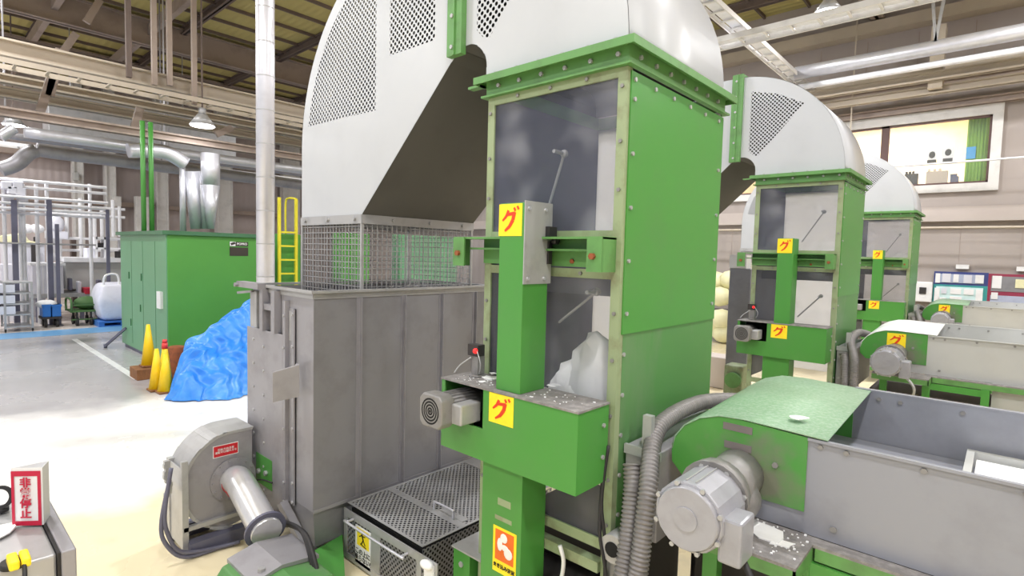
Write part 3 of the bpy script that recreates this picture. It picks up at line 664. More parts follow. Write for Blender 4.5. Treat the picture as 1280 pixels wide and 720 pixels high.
    if k == 0:
        mb = MB(); mb.box(-2.10, -2.0, oy+2.248, oy+2.25, 1.06, 1.10); mb.box(-2.12, -1.99, oy+2.2485, oy+2.25, .97, .995); F.part('faded_marks', mb, 'olive_frame', lc)
        x0, x1, z0, z1, yy = -2.13, -1.95, .66, .93, oy+2.25
        mb = MB(); mb.box(x0, x1, yy-.002, yy, z0, z1); s = F.part('hand_warning_sticker', mb, 'sticker_yellow', lc)
        mb = MB(); mb.box(x0+.018, x1-.018, yy-.003, yy-.002, z0+.075, z1-.015); F.part('orange_field', mb, 'sticker_orange', s)
        mb = MB(); cx = (x0+x1)/2; mb.sphere((cx-.005, yy-.003, z1-.055), .028, 1, .06, 1, 12); mb.sphere((cx-.035, yy-.003, z1-.10), .03, .7, .06, 1.3, 12); mb.sphere((cx+.03, yy-.003, z1-.135), .033, 1, .06, 1, 12); mb.sphere((cx+.005, yy-.003, z1-.11), .024, 1.2, .06, .8, 12)
        F.part('white_pictogram', mb, 'letter_white', s)
        letters('caution_lettering', 'まき込み注意', .028, (cx, yy-.004, z0+.04), (1, 0, 0), (0, 0, 1), 'letter_black', F.base, s, bold=.0008)
    # motor poking out of the housing
    mx, mz = -2.46+.1, 1.585
    mb = MB(); R = .098
    octo = [(mx+R*sx_, mz+R*sz_) for sx_, sz_ in ((-.7, -1), (.7, -1), (1, -.7), (1, .7), (.7, 1), (-.7, 1), (-1, .7), (-1, -.7))]
    octo = [(p[0]-.06, p[1]) for p in octo]; mx2 = mx-.06
    mb.prism(octo, 'Y', oy+2.0, oy+2.10); mo = F.part('motor', mb, 'motor_grey', bevel=.01, label='grey electric motor with a round fan grille')
    mb = MB()
    for rr in (.018, .036, .054, .072): mb.ring((mx2, oy+2.0005, mz), (0, -1, 0), rr+.005, rr-.005, .0012, 24)
    mb.cyl((mx2, oy+2.0, mz), (mx2, oy+1.9985, mz), .009, 12); F.part('fan_grille', mb, 'dark_hole', mo)
    mb = MB(); mb.cyl((mx2, oy+2.10, mz), (mx2, oy+2.36, mz), .085, 20)
    for i in range(24):
        a = 2*PI*i/24; mb.bar((mx2+.09*math.cos(a), oy+2.11, mz+.09*math.sin(a)), (mx2+.09*math.cos(a), oy+2.3, mz+.09*math.sin(a)), .006, .006)
    F.part('motor_body', mb, 'motor_grey', mo)
    mb = MB(); mb.box(mx2+.09, mx2+.175, oy+2.08, oy+2.24, mz-.07, mz+.05); F.part('terminal_box', mb, 'steel_light', mo, bevel=.01)
    # ---------------- limit switch with red button on the housing
    P = Thing('limit_switch', 'small switch with red button and wires on the %s motor housing' % which, 'switch', (-2.42, oy+2.4, bz1), 'limit switches')
    mb = MB(); mb.cyl((-2.42, oy+2.38, bz1), (-2.42, oy+2.38, bz1+.012), .055, 16); mb.box(-2.45, -2.39, oy+2.35, oy+2.41, bz1+.01, bz1+.13); P.part('switch_body', mb, 'motor_grey', bevel=.005)
    mb = MB(); mb.box(-2.475, -2.385, oy+2.34, oy+2.40, bz1+.13, bz1+.20); P.part('switch_head', mb, 'dark_machine')
    mb = MB(); mb.sphere((-2.40, oy+2.335, bz1+.165), .017, n=10); P.part('red_button', mb, 'indicator_red')
    mb = MB(); mb.tube([(-2.40, oy+2.34, bz1+.18), (-2.34, oy+2.32, bz1+.10), (-2.36, oy+2.33, bz1+.03)], .004, 6); mb.tube([(-2.44, oy+2.34, bz1+.12), (-2.52, oy+2.32, bz1+.06), (-2.55, oy+2.30, bz1+.01)], .005, 6); P.part('wires', mb, 'steel_light')
    # ---------------- conveyor leaving the tower towards +X
    C = Thing('belt_conveyor', {0: 'grey sided belt conveyor with dusty green hood in the right foreground', 1: 'middle grey conveyor with white hood and yellow sticker on its green end', 2: 'farthest grey conveyor with green end in front of the tool boards'}[k], 'conveyor', (0, oy+3.2, 0), 'belt conveyors')
    cm = 'conveyor_grey' if k == 0 else 'conveyor_beige'
    na, nb = oy+2.70, oy+3.70; XE = 3.2
    mb = MB(); mb.box(-1.10, XE, na+.003, na+.01, 1.27, 1.375); mb.box(-.62, XE, na, na+.01, 1.27, 1.71); mb.box(-.05, XE, na, na+.01, .75, 1.27); mb.box(-.62, XE, na-.012, na+.012, 1.70, 1.712)
    C.part('near_side_panel', mb, cm)
    mb = MB(); mb.box(-.62, XE, nb-.01, nb, 1.27, 1.77); mb.box(-.62, XE, nb-.012, nb+.025, 1.765, 1.777); C.part('far_side_panel', mb, cm)
    hp = [(-1.20, 1.37), (-1.26, 1.43), (-1.265, 1.52), (-1.22, 1.61), (-1.15, 1.675), (-1.05, 1.715), (-.95, 1.728), (-.62, 1.712), (-.62, 1.37)]
    mb = MB(); mb.prism(hp, 'Y', na-.006, na+.0); hs = C.part('hood_side', mb, 'green_hood')
    mb = MB(); mb.prism([(x, z+.05) if z > 1.6 else (x, z) for x, z in hp], 'Y', nb-.02, nb-.012); C.part('hood_far_side', mb, 'green_paint')
    mb = MB(); top = [(-1.265, 1.50), (-1.25, 1.57), (-1.2, 1.64), (-1.12, 1.695), (-1.02, 1.728), (-.9, 1.735), (-.54, 1.722)]
    for i in range(len(top)-1):
        p, q = top[i], top[i+1]
        f = mb.poly([(p[0], na-.01, p[1]), (q[0], na-.01, q[1]), (q[0], nb+.0, q[1]+.05), (p[0], nb+.0, p[1]+.05)]); f.smooth = True
    bmesh.ops.remove_doubles(mb.bm, verts=mb.bm.verts, dist=1e-5); C.part('hood_top', mb, 'green_dusty' if k == 0 else 'sticker_white' if k == 1 else 'green_dusty', solid=.006)
    if k: sticker_gu(C, hs, -1.02+.02, -.84+.02, 1.54, 1.70, na-.006)
    else:
        mb = MB(); mb.box(-1.0, -.86, na-.008, na-.006, 1.665, 1.70); mb.box(-.99, -.86, na-.008, na-.006, 1.575, 1.61); C.part('tape_residue', mb, 'wall_kick', hs)
    mb = MB(); mb.box(-1.0, XE, na+.015, nb-.021, 1.47, 1.48); C.part('deck', mb, cm)
    mb = MB(); mb.box(-.06, XE, na+.10, nb-.12, 1.485, 1.53); C.part('belt', mb, 'foam_white')
    mb = MB(); mb.box(-.10, -.07, na+.03, nb-.06, 1.481, 1.56); mb.box(-.07, XE, nb-.09, nb-.06, 1.481, 1.56); C.part('belt_rim', mb, 'conveyor_beige')
    mb = MB(); mb.box(-1.16, XE, na+.12, nb-.1, .06, 1.0); C.part('under_dark_block', mb, 'dark_machine' if k == 0 else 'wall_kick')  # block added to paint the darkness under the conveyor
    mb = MB(); mb.cyl((-1.12, na+.02, 1.48), (-1.12, nb-.03, 1.48), .09, 20); C.part('drive_roller', mb, 'motor_grey')
    mb = MB()
    for x in (-.57, -.47, -.2, .1): mb.bolt((x, na-.0, 1.68), (0, -1, 0), .012, .008); mb.bolt((x+.07, nb-.01, 1.73), (0, -1, 0), .012, .008)
    mb.bolt((-.75, na-.006, 1.55), (0, -1, 0), .014); mb.bolt((-.5, na, 1.33), (0, -1, 0), .014); C.parts('bolt', mb, 'motor_grey')
    mb = MB(); mb.box(-1.08, -.56, oy+2.36, na-.002, 1.255, 1.268); mb.box(-.56, XE, oy+2.62, na-.002, 1.255, 1.268); C.part('drip_shelf', mb, 'steel_dusty')
    mb = MB(); mb.box(-1.08, -.56, oy+2.36, oy+2.37, 1.20, 1.255); mb.box(-.57, -.56, oy+2.36, oy+2.7, 1.19, 1.255); mb.box(-.55, XE, oy+2.62, oy+2.63, 1.2, 1.255); C.part('shelf_rail', mb, 'green_flange')
    for x in (-1.0, -.6, -.1, 1.2, 2.6):
        for y in (oy+2.64, nb-.06):
            if x == -.1 or x == -.6: mb = MB(); mb.box(x-.035, x+.035, y-.035, y+.035, 0, 1.2); C.part('leg', mb, 'green_paint')
            else: mb = MB(); mb.box(x-.035, x+.035, y-.035, y+.035, 0, 1.255); C.part('leg', mb, 'green_paint')
    mb = MB(); mb.box(-.6, -.1, oy+2.61, oy+2.67, 1.12, 1.19); C.part('cross_rail', mb, 'green_paint')
    # drive motor in its clear plastic cover
    xm, zm = -.93, 1.42
    Mo = C.part('drive_motor', MB().prism([(xm+.150*math.cos(a), zm+.150*math.sin(a)) for a in [math.radians(22.5*i+11.25) for i in range(16)]], 'Y', oy+2.16, oy+2.42), 'motor_cover', bevel=.012, label='light grey drive motor facing the aisle')
    mb = MB(); mb.cyl((xm, oy+2.14, zm), (xm, oy+2.165, zm), .128, 32, .140); mb.cyl((xm, oy+2.135, zm), (xm, oy+2.145, zm), .05, 24); C.part('end_cap', mb, 'motor_cover', Mo)
    mb = MB()
    for i in range(8):
        a = math.radians(45*i+20); mb.bolt((xm+.145*math.cos(a), oy+2.16, zm+.145*math.sin(a)), (0, -1, 0), .011, .012); mb.bolt((xm+.148*math.cos(a), oy+2.42, zm+.148*math.sin(a)), (0, -1, 0), .012, .02)
    for i in range(2): mb.bar((xm-.02+.04*i, oy+2.18, zm+.148), (xm-.02+.04*i, oy+2.40, zm+.148), .006, .01)
    C.parts('bolt', mb, 'steel_light', Mo)
    mb = MB(); mb.box(xm+.12, xm+.215, oy+2.18, oy+2.33, zm-.15, zm+.04); C.part('terminal_box', mb, 'motor_cover', Mo, bevel=.012)
    mb = MB(); mb.cyl((xm, oy+2.42, zm+.02), (xm, oy+2.50, zm+.03), .155, 20, .14); mb.cyl((xm+.02, oy+2.50, zm+.03), (xm+.02, na-.007, zm+.05), .115, 20); mb.sphere((xm+.05, oy+2.58, zm-.03), .11, n=14); C.part('gearbox', mb, 'motor_grey', Mo)
    mb = MB(); mb.tube([(xm+.17, oy+2.3, zm-.14), (xm+.26, oy+2.25, zm-.26), (xm+.2, oy+2.4, zm-.5), (xm+.1, oy+2.5, zm-.9)], .014, 8); C.part('motor_cable', mb, 'black_rubber' if k == 0 else 'steel_light', Mo)
    # ---------------- inlet box between tower and conveyor, and flexible hoses
    I = Thing('inlet_box', 'dirty grey steel inlet box between the %s tower and its conveyor' % which, 'box', (-1.4, oy+3.1, 0), 'grey inlet boxes')
    mb = MB(); mb.box(-1.485, -1.285, oy+2.60, oy+3.6, 1.0, 1.485); I.part('box_body', mb, 'steel', bevel=.006)
    mb = MB(); mb.box(-1.49, -1.28, oy+2.59, oy+2.61, 1.44, 1.49); mb.bolt((-1.45, oy+2.6, 1.36), (0, -1, 0), .016); mb.bolt((-1.33, oy+2.6, 1.36), (0, -1, 0), .016); mb.bolt((-1.45, oy+2.6, 1.1), (0, -1, 0), .016); I.parts('box_lip', mb, 'steel_light')
    mb = MB(); mb.box(-1.40, -1.35, oy+2.62, oy+2.66, 1.485, 1.66); I.part('post', mb, 'steel_light')
    mb = MB(); mb.box(-1.47, -1.42, oy+2.64, oy+2.69, 0, 1.0); mb.box(-1.47, -1.42, oy+3.5, oy+3.55, 0, 1.0); I.parts('leg', mb, 'dark_machine')
    for h_, (dx, lab) in enumerate(((0, 'corrugated grey hose beside the %s tower, looping over its conveyor end'), (1, 'straight corrugated grey hose standing beside the %s tower, left of the looping one'))):
        if h_ == 0: path = [(-1.36, oy+3.98, 1.50), (-1.375, oy+3.7, 1.55), (-1.385, oy+3.3, 1.60), (-1.375, oy+2.9, 1.60), (-1.36, oy+2.68, 1.54), (-1.27, oy+2.46, 1.36), (-1.24, oy+2.36, 1.1), (-1.24, oy+2.30, .7), (-1.24, oy+2.3, .06)]
        else: path = [(-1.40, oy+2.52, 1.42), (-1.37, oy+2.48, 1.3), (-1.34, oy+2.40, 1.05), (-1.335, oy+2.32, .7), (-1.335, oy+2.3, .06)]
        mb = MB().tube(path, .044, 14, ripple=.0055, rp=.021)
        single('flexible_hose', mb, 'hose_grey', lab % which, 'hose', (-1.3, oy+2.3, .06), 'corrugated hoses')
    return T
for k, oy in enumerate((0, 4.97, 11.38)):
    t_ = machine(k, oy)
    if k == 0: TOWER = t_
# ================================================================== FOREGROUND THINGS
# perforated guard over the screw between hopper and tower
G = Thing('perforated_guard', 'perforated grey steel guard box with handles and a slip warning sticker', 'machine guard', (-3.3, 3.0, 0))
gx0, gx1, gy0, gy1, gz = -3.86, -2.90, 2.35, 3.80, .455
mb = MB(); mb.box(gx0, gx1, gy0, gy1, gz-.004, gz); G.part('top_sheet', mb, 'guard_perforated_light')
mb = MB(); mb.box(gx0, gx1, gy0-.006, gy0+.02, gz+.0005, gz+.0025); mb.box(gx0+.031, gx1-.021, gy0+.36, gy0+.43, gz+.0005, gz+.003); mb.box(gx0, gx0+.03, gy0+.021, gy1, gz+.0005, gz+.003); mb.box(gx1-.02, gx1+.004, gy0+.021, gy1, gz+.0005, gz+.003); mb.box(gx0+.031, gx1-.021, gy1-.2, gy1, gz+.0005, gz+.003)
mb.box(gx0+.62, gx0+.9, gy0+.431, gy0+.5, gz+.0005, gz+.003); G.part('top_border', mb, 'steel_light')
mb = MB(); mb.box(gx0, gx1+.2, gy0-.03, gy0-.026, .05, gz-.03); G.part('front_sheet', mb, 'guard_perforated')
mb = MB(); mb.box(gx0, gx0+.05, gy0-.036, gy0-.0301, .071, gz-.091); mb.box(gx1-.02, gx1+.03, gy0-.036, gy0-.0301, .071, gz-.091); mb.box(gx1+.18, gx1+.2, gy0-.036, gy0-.0301, .071, gz-.091); mb.box(gx0, gx1+.2, gy0-.036, gy0-.0301, gz-.09, gz-.03); mb.box(gx0, gx1+.2, gy0-.036, gy0-.0301, .02, .07)
mb.box(gx0+.38, gx0+.5, gy0-.034, gy0-.0301, .071, gz-.091); G.part('front_border', mb, 'steel_light')
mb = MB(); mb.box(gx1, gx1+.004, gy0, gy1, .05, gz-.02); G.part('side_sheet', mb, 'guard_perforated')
mb = MB(); mb.box(gx0+.01, gx1-.01, gy0+.03, gy1-.03, .03, gz-.05); G.part('guard_inner_shade', mb, 'dark_hole')  # black block added inside, painting the shade behind the guard holes
mb = MB(); mb.tube([(gx0+.14, gy0-.036, gz-.08), (gx0+.14, gy0-.085, gz-.08), (gx0+.16, gy0-.10, gz-.08), (gx0+.82, gy0-.10, gz-.08), (gx0+.84, gy0-.085, gz-.08), (gx0+.84, gy0-.036, gz-.08)], .010, 8); G.part('front_handle', mb, 'aluminium')
mb = MB(); mb.tube([(-3.27, 2.76, gz), (-3.27, 2.76, gz+.055), (-3.255, 2.76, gz+.07), (-3.06, 2.76, gz+.07), (-3.045, 2.76, gz+.055), (-3.045, 2.76, gz)], .009, 8); G.part('lid_handle', mb, 'aluminium')
sx0, sx1, sz0, sz1, sy = gx0+.17, gx0+.38, -.0+.045, .345, gy0-.034
mb = MB(); mb.box(sx0, sx1, sy-.002, sy+.004, sz0, sz1); s = G.part('slip_warning_sticker', mb, 'sticker_white')
mb = MB(); mb.box(sx0+.025, sx1-.02, sy-.003, sy-.002, sz1-.15, sz1-.01); G.part('yellow_field', mb, 'sticker_yellow', s)
mb = MB(); cx = (sx0+sx1)/2; yq = sy-.0045; mb.sphere((cx-.015, yq, sz1-.035), .011, 1, .1, 1, 10)
for a, b_, w_ in (((cx-.012, sz1-.045), (cx+.01, sz1-.09), .018), ((cx-.01, sz1-.055), (cx-.045, sz1-.075), .008), ((cx-.005, sz1-.06), (cx+.035, sz1-.055), .008), ((cx+.01, sz1-.088), (cx-.02, sz1-.13), .010), ((cx+.01, sz1-.088), (cx+.035, sz1-.125), .010), ((cx-.03, sz1-.128), (cx+.05, sz1-.14), .008)):
    mb.bar((a[0], yq, a[1]), (b_[0], yq, b_[1]), .001, w_, upv=(0, 0, 1))
G.part('pictogram', mb, 'letter_black', s)
letters('sticker_lettering', 'この上に\n乗らない!', .052, (cx, sy-.0035, sz0+.075), (1, 0, 0), (0, 0, 1), 'letter_black', G.base, s, bold=.0005)
mb = MB(); mb.box(-2.82, -2.73, 2.30, 2.32, .25, .40); mb.sphere((-2.78, 2.29, .40), .06, 1, .6, .5, 12)
single('white_scrap', mb, 'foam_white', 'white foam scrap hanging on the front of the perforated guard', 'scrap', (-2.78, 2.3, .25))
# small bracket between guard and lower column
B = Thing('side_bracket', 'small green bracket box with steel lid left of the lower green column', 'bracket', (-2.62, 2.6, 0))
mb = MB(); mb.box(-2.70, -2.42, 2.44, 2.80, .5, .512); B.part('bracket_lid', mb, 'steel_light')
mb = MB(); mb.box(-2.70, -2.54, 2.46, 2.48, .25, .5); mb.box(-2.56, -2.54, 2.48, 2.6, .25, .5); B.part('bracket_plate', mb, 'green_paint')
mb = MB(); mb.bolt((-2.62, 2.46, .40), (0, -1, 0), .02); B.part('bracket_bolt', mb, 'steel_light')
mb = MB(); mb.box(-2.52, -2.46, 2.52, 2.62, 0, .5); B.part('bracket_leg', mb, 'dark_machine')
# white plastic strap and dark screw machinery low behind the lower column
S = TOWER
mb = MB(); mb.cyl((-2.3, 2.72, .42), (-1.56, 2.72, .50), .12, 20); mb.cyl((-2.3, 2.8, .25), (-1.56, 2.8, .25), .15, 20); mb.box(-2.4, -1.56, 2.8, 3.5, 0, .76); S.part('screw_casing', mb, 'dark_machine')
mb = MB(); mb.bar((-1.95, 2.3, .60), (-1.5, 2.42, .46), .05, .05); S.part('bent_tube', mb, 'steel')
mb = MB(); mb.tube([(-1.86, 2.44, .62), (-1.78, 2.44, .66), (-1.76, 2.44, .78), (-1.79, 2.44, .86)], .012, 8); S.part('white_strap', mb, 'foam_white')
# coupling beside hoses
K = Thing('bearing_block', 'greasy bearing block with black bore beside the nearest tower leg', 'bearing', (-1.45, 2.5, 0))
mb = MB(); mb.cyl((-1.44, 2.42, .98), (-1.44, 2.56, .98), .075, 20); mb.box(-1.49, -1.39, 2.46, 2.54, 0, .92); K.part('housing', mb, 'steel_light')
mb = MB(); mb.cyl((-1.44, 2.415, .98), (-1.44, 2.425, .98), .04, 16); K.part('bore', mb, 'dark_hole')
for i, (a, b_) in enumerate((((-1.515, 2.47, 1.5), (-1.49, 2.44, .9)), ((-1.535, 2.46, 1.35), (-1.46, 2.42, .75)))):
    mb = MB(); mb.tube([a, ((a[0]+b_[0])/2-.02, (a[1]+b_[1])/2-.02, (a[2]+b_[2])/2), b_, (b_[0], b_[1], .1)], .010, 8)
    single('power_cable', mb, 'black_rubber', 'black cable running down the nearest tower corner, %s one' % ('right' if i == 0 else 'left'), 'cable', (b_[0], b_[1], .1), 'tower corner cables')

# dust and foam scraps
def scrap(c, r, label, seed, flat=.12, fn=9, group='white foam scraps'):
    rnd = random.Random(seed); mb = MB(); bm = mb.bm; n_ = fn
    rs = [r*(.55+.75*rnd.random()) for _ in range(n_)]
    top = [bm.verts.new((c[0]+rs[i]*math.cos(2*PI*i/n_)*1.3, c[1]+rs[i]*math.sin(2*PI*i/n_), c[2]+r*flat*(.5+rnd.random()))) for i in range(n_)]
    bot = [bm.verts.new((c[0]+rs[i]*math.cos(2*PI*i/n_)*1.3, c[1]+rs[i]*math.sin(2*PI*i/n_), c[2])) for i in range(n_)]
    bm.faces.new(top); bm.faces.new(list(reversed(bot)))
    for i in range(n_): bm.faces.new((bot[i], bot[(i+1) % n_], top[(i+1) % n_], top[i]))
    return single('foam_scrap', mb, 'foam_white', label, 'scrap', c, group)
p = atZ(998, 523, 1.755); scrap((p.x, p.y, 1.757), .035, 'white foam scrap on the dusty green hood of the foreground conveyor', 1)
def onz(px, py, z): p = atZ(px, py, z); return (p.x, p.y, z)
scrap(onz(930, 655, 1.269), .06, 'round white foam scrap on the shelf, nearest to the drive motor', 3)
scrap(onz(950, 665, 1.269), .075, 'long white foam scrap on the shelf, middle of the three there', 5)
scrap(onz(976, 679, 1.269), .04, 'small white foam scrap on the shelf, farthest from the drive motor', 8)
scrap(onz(612, 473, 1.736), .05, 'largest white scrap on the nearest motor housing, left of the gate column', 11)
scrap(onz(602, 477, 1.736), .022, 'small white scrap beside the largest one on the nearest motor housing', 12)
scrap(onz(692, 482, 1.736), .035, 'white scrap on the nearest motor housing, right of the gate column', 14)
scrap(onz(676, 484, 1.736), .016, 'tiny white scrap touching the right foot of the nearest gate column', 15)
scrap(onz(617, 467, 1.736), .024, 'white scrap behind the largest one on the nearest motor housing', 16)
mb = MB(); rnd = random.Random(7)
for _ in range(60):
    x, y = -2.5+rnd.random()*.95, 2.22+rnd.random()*.2; s_ = .003+rnd.random()*.006
    if -2.13 < x < -1.9: continue
    mb.box(x, x+s_, y, y+s_, 1.736, 1.736+s_*.6)
for _ in range(90):
    x, y = -1.04+rnd.random()*.46, 2.38+rnd.random()*.3; s_ = .003+rnd.random()*.007; mb.box(x, x+s_, y, y+s_, 1.269, 1.269+s_*.6)
o = mesh_obj('foam_crumbs', mb, 'foam_white'); o['kind'] = 'stuff'; tag(o, 'fine white foam crumbs scattered over the near housing and shelf', 'crumbs')

# heap of shredded foam behind the nearest lower window
mb = MB(); rnd = random.Random(9)
for cx_, cz_h, rx_, rz_h in ((-1.74, 1.47, .2, .60), (-1.88, 1.47, .2, .42), (-2.05, 1.47, .22, .18)):
    mb.sphere((cx_, 2.68, cz_h), 1, rx_, .13, rz_h, 28)
for v in mb.bm.verts:
    f_ = .02*math.sin(31*v.co.x+5)*math.sin(27*v.co.z)+.012*math.sin(70*v.co.x+60*v.co.z); v.co.y += f_; v.co.x += f_
    v.co.z = max(v.co.z, 1.471)
o = mesh_obj('foam_heap', mb, 'foam_white', (-1.8, 2.7, 1.47)); o['kind'] = 'stuff'; tag(o, 'white shredded foam heaped behind the lower window of the nearest tower', 'foam')
# blower
BX = -4.80
def bp(px, py, X=BX): q = atX(px, py, X); return (q.y, q.z)
L = Thing('centrifugal_blower', 'grey steel centrifugal blower on a dark base left of the hopper', 'blower', (-5.0, 1.75, 0))
cy_, cz_ = bp(290, 597); ry = cy_-bp(231, 600)[0]; top_z = bp(293, 541)[1]; rz = .5*(top_z-bp(285, 657)[1]); cz_ = top_z-rz
vol = []
for i in range(33):
    a = math.radians(90+180*i/32 ); vol.append((cy_+ry*math.cos(a)*1.0, cz_+rz*math.sin(a)))
YR = bp(315, 560)[0]
vol = [(YR, top_z)] + vol + [(min(cy_+.10, YR-.02), cz_-rz*.95), (YR, cz_-rz*.6)]
mb = MB(); mb.prism(vol, 'X', BX-.34, BX); L.part('volute_casing', mb, 'steel')
mb = MB()
for i in range(0, len(vol)-3):
    p, q = Vector(vol[i]), Vector(vol[i+1]); c_ = Vector((cy_, cz_)); p2 = c_+(p-c_)*1.06; q2 = c_+(q-c_)*1.06
    mb.poly([(BX+.004, *p), (BX+.004, *q), (BX+.004, *q2), (BX+.004, *p2)]); mb.poly([(BX+.004, *p2), (BX+.004, *q2), (BX-.36, *q2), (BX-.36, *p2)])
L.part('rim_band', mb, 'steel_light', solid=.004)
ly = 1.43
mb = MB(); mb.box(BX-.01, BX+.03, ly-.01, ly+.035, 0, .78); mb.box(BX-.36, BX-.30, ly-.01, ly+.035, 0, .72); mb.box(BX-.33, BX, ly+.0, ly+.012, .05, .7); mb.box(BX-.01, BX+.03, ly, YR, .20, .235); L.part('support_frame', mb, 'steel_light')
mb = MB(); mb.box(BX-.02, BX+.08, ly+.03, 1.98, 0, .11); mb.box(BX-.4, BX-.3, ly, 1.98, 0, .11); L.parts('base_channel', mb, 'slate_post')
iy, iz = bp(291, 598); Rr = .13
mb = MB(); mb.ring((BX, iy, iz), (1, 0, 0), .185, .11, .02, 28)
for i in range(14): a = 2*PI*i/14; mb.bolt((BX+.02, iy+.165*math.cos(a), iz+.165*math.sin(a)), (1, 0, 0), .009, .012)
L.part('inlet_flange', mb, 'steel')
q0 = bp(267, 568); q1 = bp(297, 556); mb = MB(); mb.box(BX, BX+.004, q0[0], q1[0], q0[1]-.03, q0[1]+.06); tg = L.part('red_label', mb, 'tag_red')
mb = MB(); mb.box(BX, BX+.003, q0[0]-.006, q1[0]+.006, q0[1]-.036, q0[1]+.066); L.part('label_edge', mb, 'sticker_white', tg)
letters('label_lettering', '回転方向注意\n運転中は触れるな', .022, (BX+.006, (q0[0]+q1[0])/2, q0[1]+.015), (0, 1, 0), (0, 0, 1), 'letter_white', L.base, tg)
mb = MB()
for pts in ([(214, 585), (206, 640), (210, 668), (228, 690), (275, 700), (300, 690)], [(212, 600), (202, 650), (206, 678), (232, 697), (285, 703)]):
    P_ = [atX(px, py, BX+.03*i) for i, (px, py) in enumerate(pts)]
    for q in P_: q.z = max(q.z, .03)
    mb.tube([tuple(q) for q in P_], .016, 8)
L.part('loose_cables', mb, 'slate_post')
mb = MB(); 
for i in range(10):
    q = atX(207+random.random()*6, 578+i*4.5, BX-.1); mb.box(q.x-.02, q.x+.02, q.y-.02, q.y+.015, q.z-.015, q.z+.015)
L.part('edge_clamp', mb, 'steel_light')
# foil covered elbow pipe
E_ = Thing('elbow_pipe', 'shiny foil covered elbow pipe from the blower down to the green casing', 'pipe', (-4.4, 1.8, .35))
pe = atX(334, 666, -4.0)
mb = MB(); mb.tube([(BX+.02, iy, iz), tuple(atX(298, 601, -4.66)), tuple(atX(306, 614, -4.5)), tuple(atX(320, 640, -4.25)), tuple(atX(334, 666, -4.0))],   .112, 20); E_.part('elbow_tube', mb, 'pipe_foil')
mb = MB(); mb.ring((BX+.06, iy, iz), (1, 0, 0), .115, .108, .014, 24); mb.ring((BX+.15, iy+.004, iz-.015), (1, 0, -.25), .116, .108, .014, 24); E_.part('red_seal_band', mb, 'red_band')
dv = (Vector(pe)-atX(320, 640, -4.25)).normalized()
mb = MB(); mb.ring(Vector(pe)-dv*.05, dv, .15, .10, .02, 28)
E_.part('pipe_flange', mb, 'slate_post')
# green screw casing in the lower foreground
def gp(px, py, Z): q = atZ(px, py, Z); return q
V = Thing('screw_casing', 'green and grey screw casing with cables at the foot of the hopper', 'machine part', (-3.6, 1.6, 0))
mb = MB(); mb.prism([(1.34, 0), (1.34, .16), (1.42, .27), (1.66, .32), (1.9, .28), (2.0, .15), (2.0, 0)], 'X', -3.95, -3.3); V.part('green_casing', mb, 'green_paint_worn', bevel=.01)
mb = MB(); mb.prism([(1.46, .30), (1.66, .345), (1.93, .31), (1.93, .28), (1.66, .32), (1.46, .27)], 'X', -3.97, -3.55); V.part('grey_lid', mb, 'steel')
mb = MB(); mb.prism([tuple(atZ(px, py, .15).xy) for px, py in ((372, 700), (428, 668), (432, 735), (392, 760))], 'Z', 0, .15); V.part('green_beam', mb, 'green_paint')
mb = MB()
for i in range(3): mb.tube([(-4.45+.02*i, 2.0, .3), (-4.3+.02*i, 1.98, .26), (-4.05+.03*i, 1.94, .36), (-3.75+.03*i, 1.90, .42), (-3.55+.03*i, 1.86, .34), (-3.42+.03*i, 1.84, .16), (-3.38+.03*i, 1.82, .02)], .016, 8)
V.part('cable_bundle', mb, 'black_rubber')
mb = MB(); mb.bolt((-3.3, 1.5, .2), (1, 0, 0), .02); mb.bolt((-3.62, 1.55, .32), (0, 0, 1), .025, .02); V.parts('bolt', mb, 'steel_light')
# red framed sign behind the cover plate
a = atY(308, 499, 2.3); 
S2 = Thing('framed_notice', 'white notice with red frame standing behind the hopper cover plate', 'notice', (-5.35, 2.3, 0))
mb = MB(); mb.box(-5.48, -5.2, 2.3, 2.31, 1.0, 1.32); S2.part('sheet', mb, 'sticker_white')
mb = MB()
for x0, x1, z0, z1 in ((-5.5, -5.46, .98, 1.34), (-5.22, -5.18, .98, 1.34), (-5.5, -5.18, .98, 1.01), (-5.5, -5.18, 1.31, 1.34)): mb.box(x0, x1, 2.295, 2.31, z0, z1)
S2.part('red_frame', mb, 'tag_red')
mb = MB(); mb.box(-5.36, -5.33, 2.31, 2.34, 0, 1.34); mb.box(-5.5, -5.2, 2.2, 2.45, 0, .02); S2.part('stand', mb, 'steel_light')
# control box at the lower left
Z_ = 1.2; cxn, cyn = -2.87, .45
Q = Thing('control_box', 'grey steel control box in the lower left corner with a black sealed door', 'control box', (-3.26, .2, 0))
mb = MB(); mb.box(-3.66, cxn-.03, -.35, cyn-.062, .55, Z_-.01); Q.part('box_body', mb, 'steel_light', bevel=.01)
mb = MB(); mb.box(-3.67, cxn-.015, cyn-.061, cyn-.0505, .54, Z_-.002); Q.part('black_gasket', mb, 'black_rubber')
mb = MB(); mb.box(-3.67, cxn, cyn-.05, cyn, .53, Z_+.004); Q.part('door', mb, 'steel', bevel=.006)
mb = MB(); mb.box(-3.4, -3.15, -.1, .15, 0, .55); Q.part('pedestal', mb, 'dark_machine')
p = atZ(22, 697, Z_+.02); mb = MB(); mb.cyl((p.x, p.y-.01, Z_-.01), (p.x, p.y-.01, Z_+.012), .045, 20); Q.part('cable_gland', mb, 'black_rubber')
mb = MB(); mb.tube([(p.x, p.y-.01, Z_+.01), (p.x+.04, p.y+.0, Z_+.03), (p.x+.1, p.y+.01, Z_+.02), (p.x+.16, p.y+.0, Z_-.1), (p.x+.2, p.y-.02, Z_-.5)], .008, 6); Q.part('black_cable', mb, 'black_rubber')
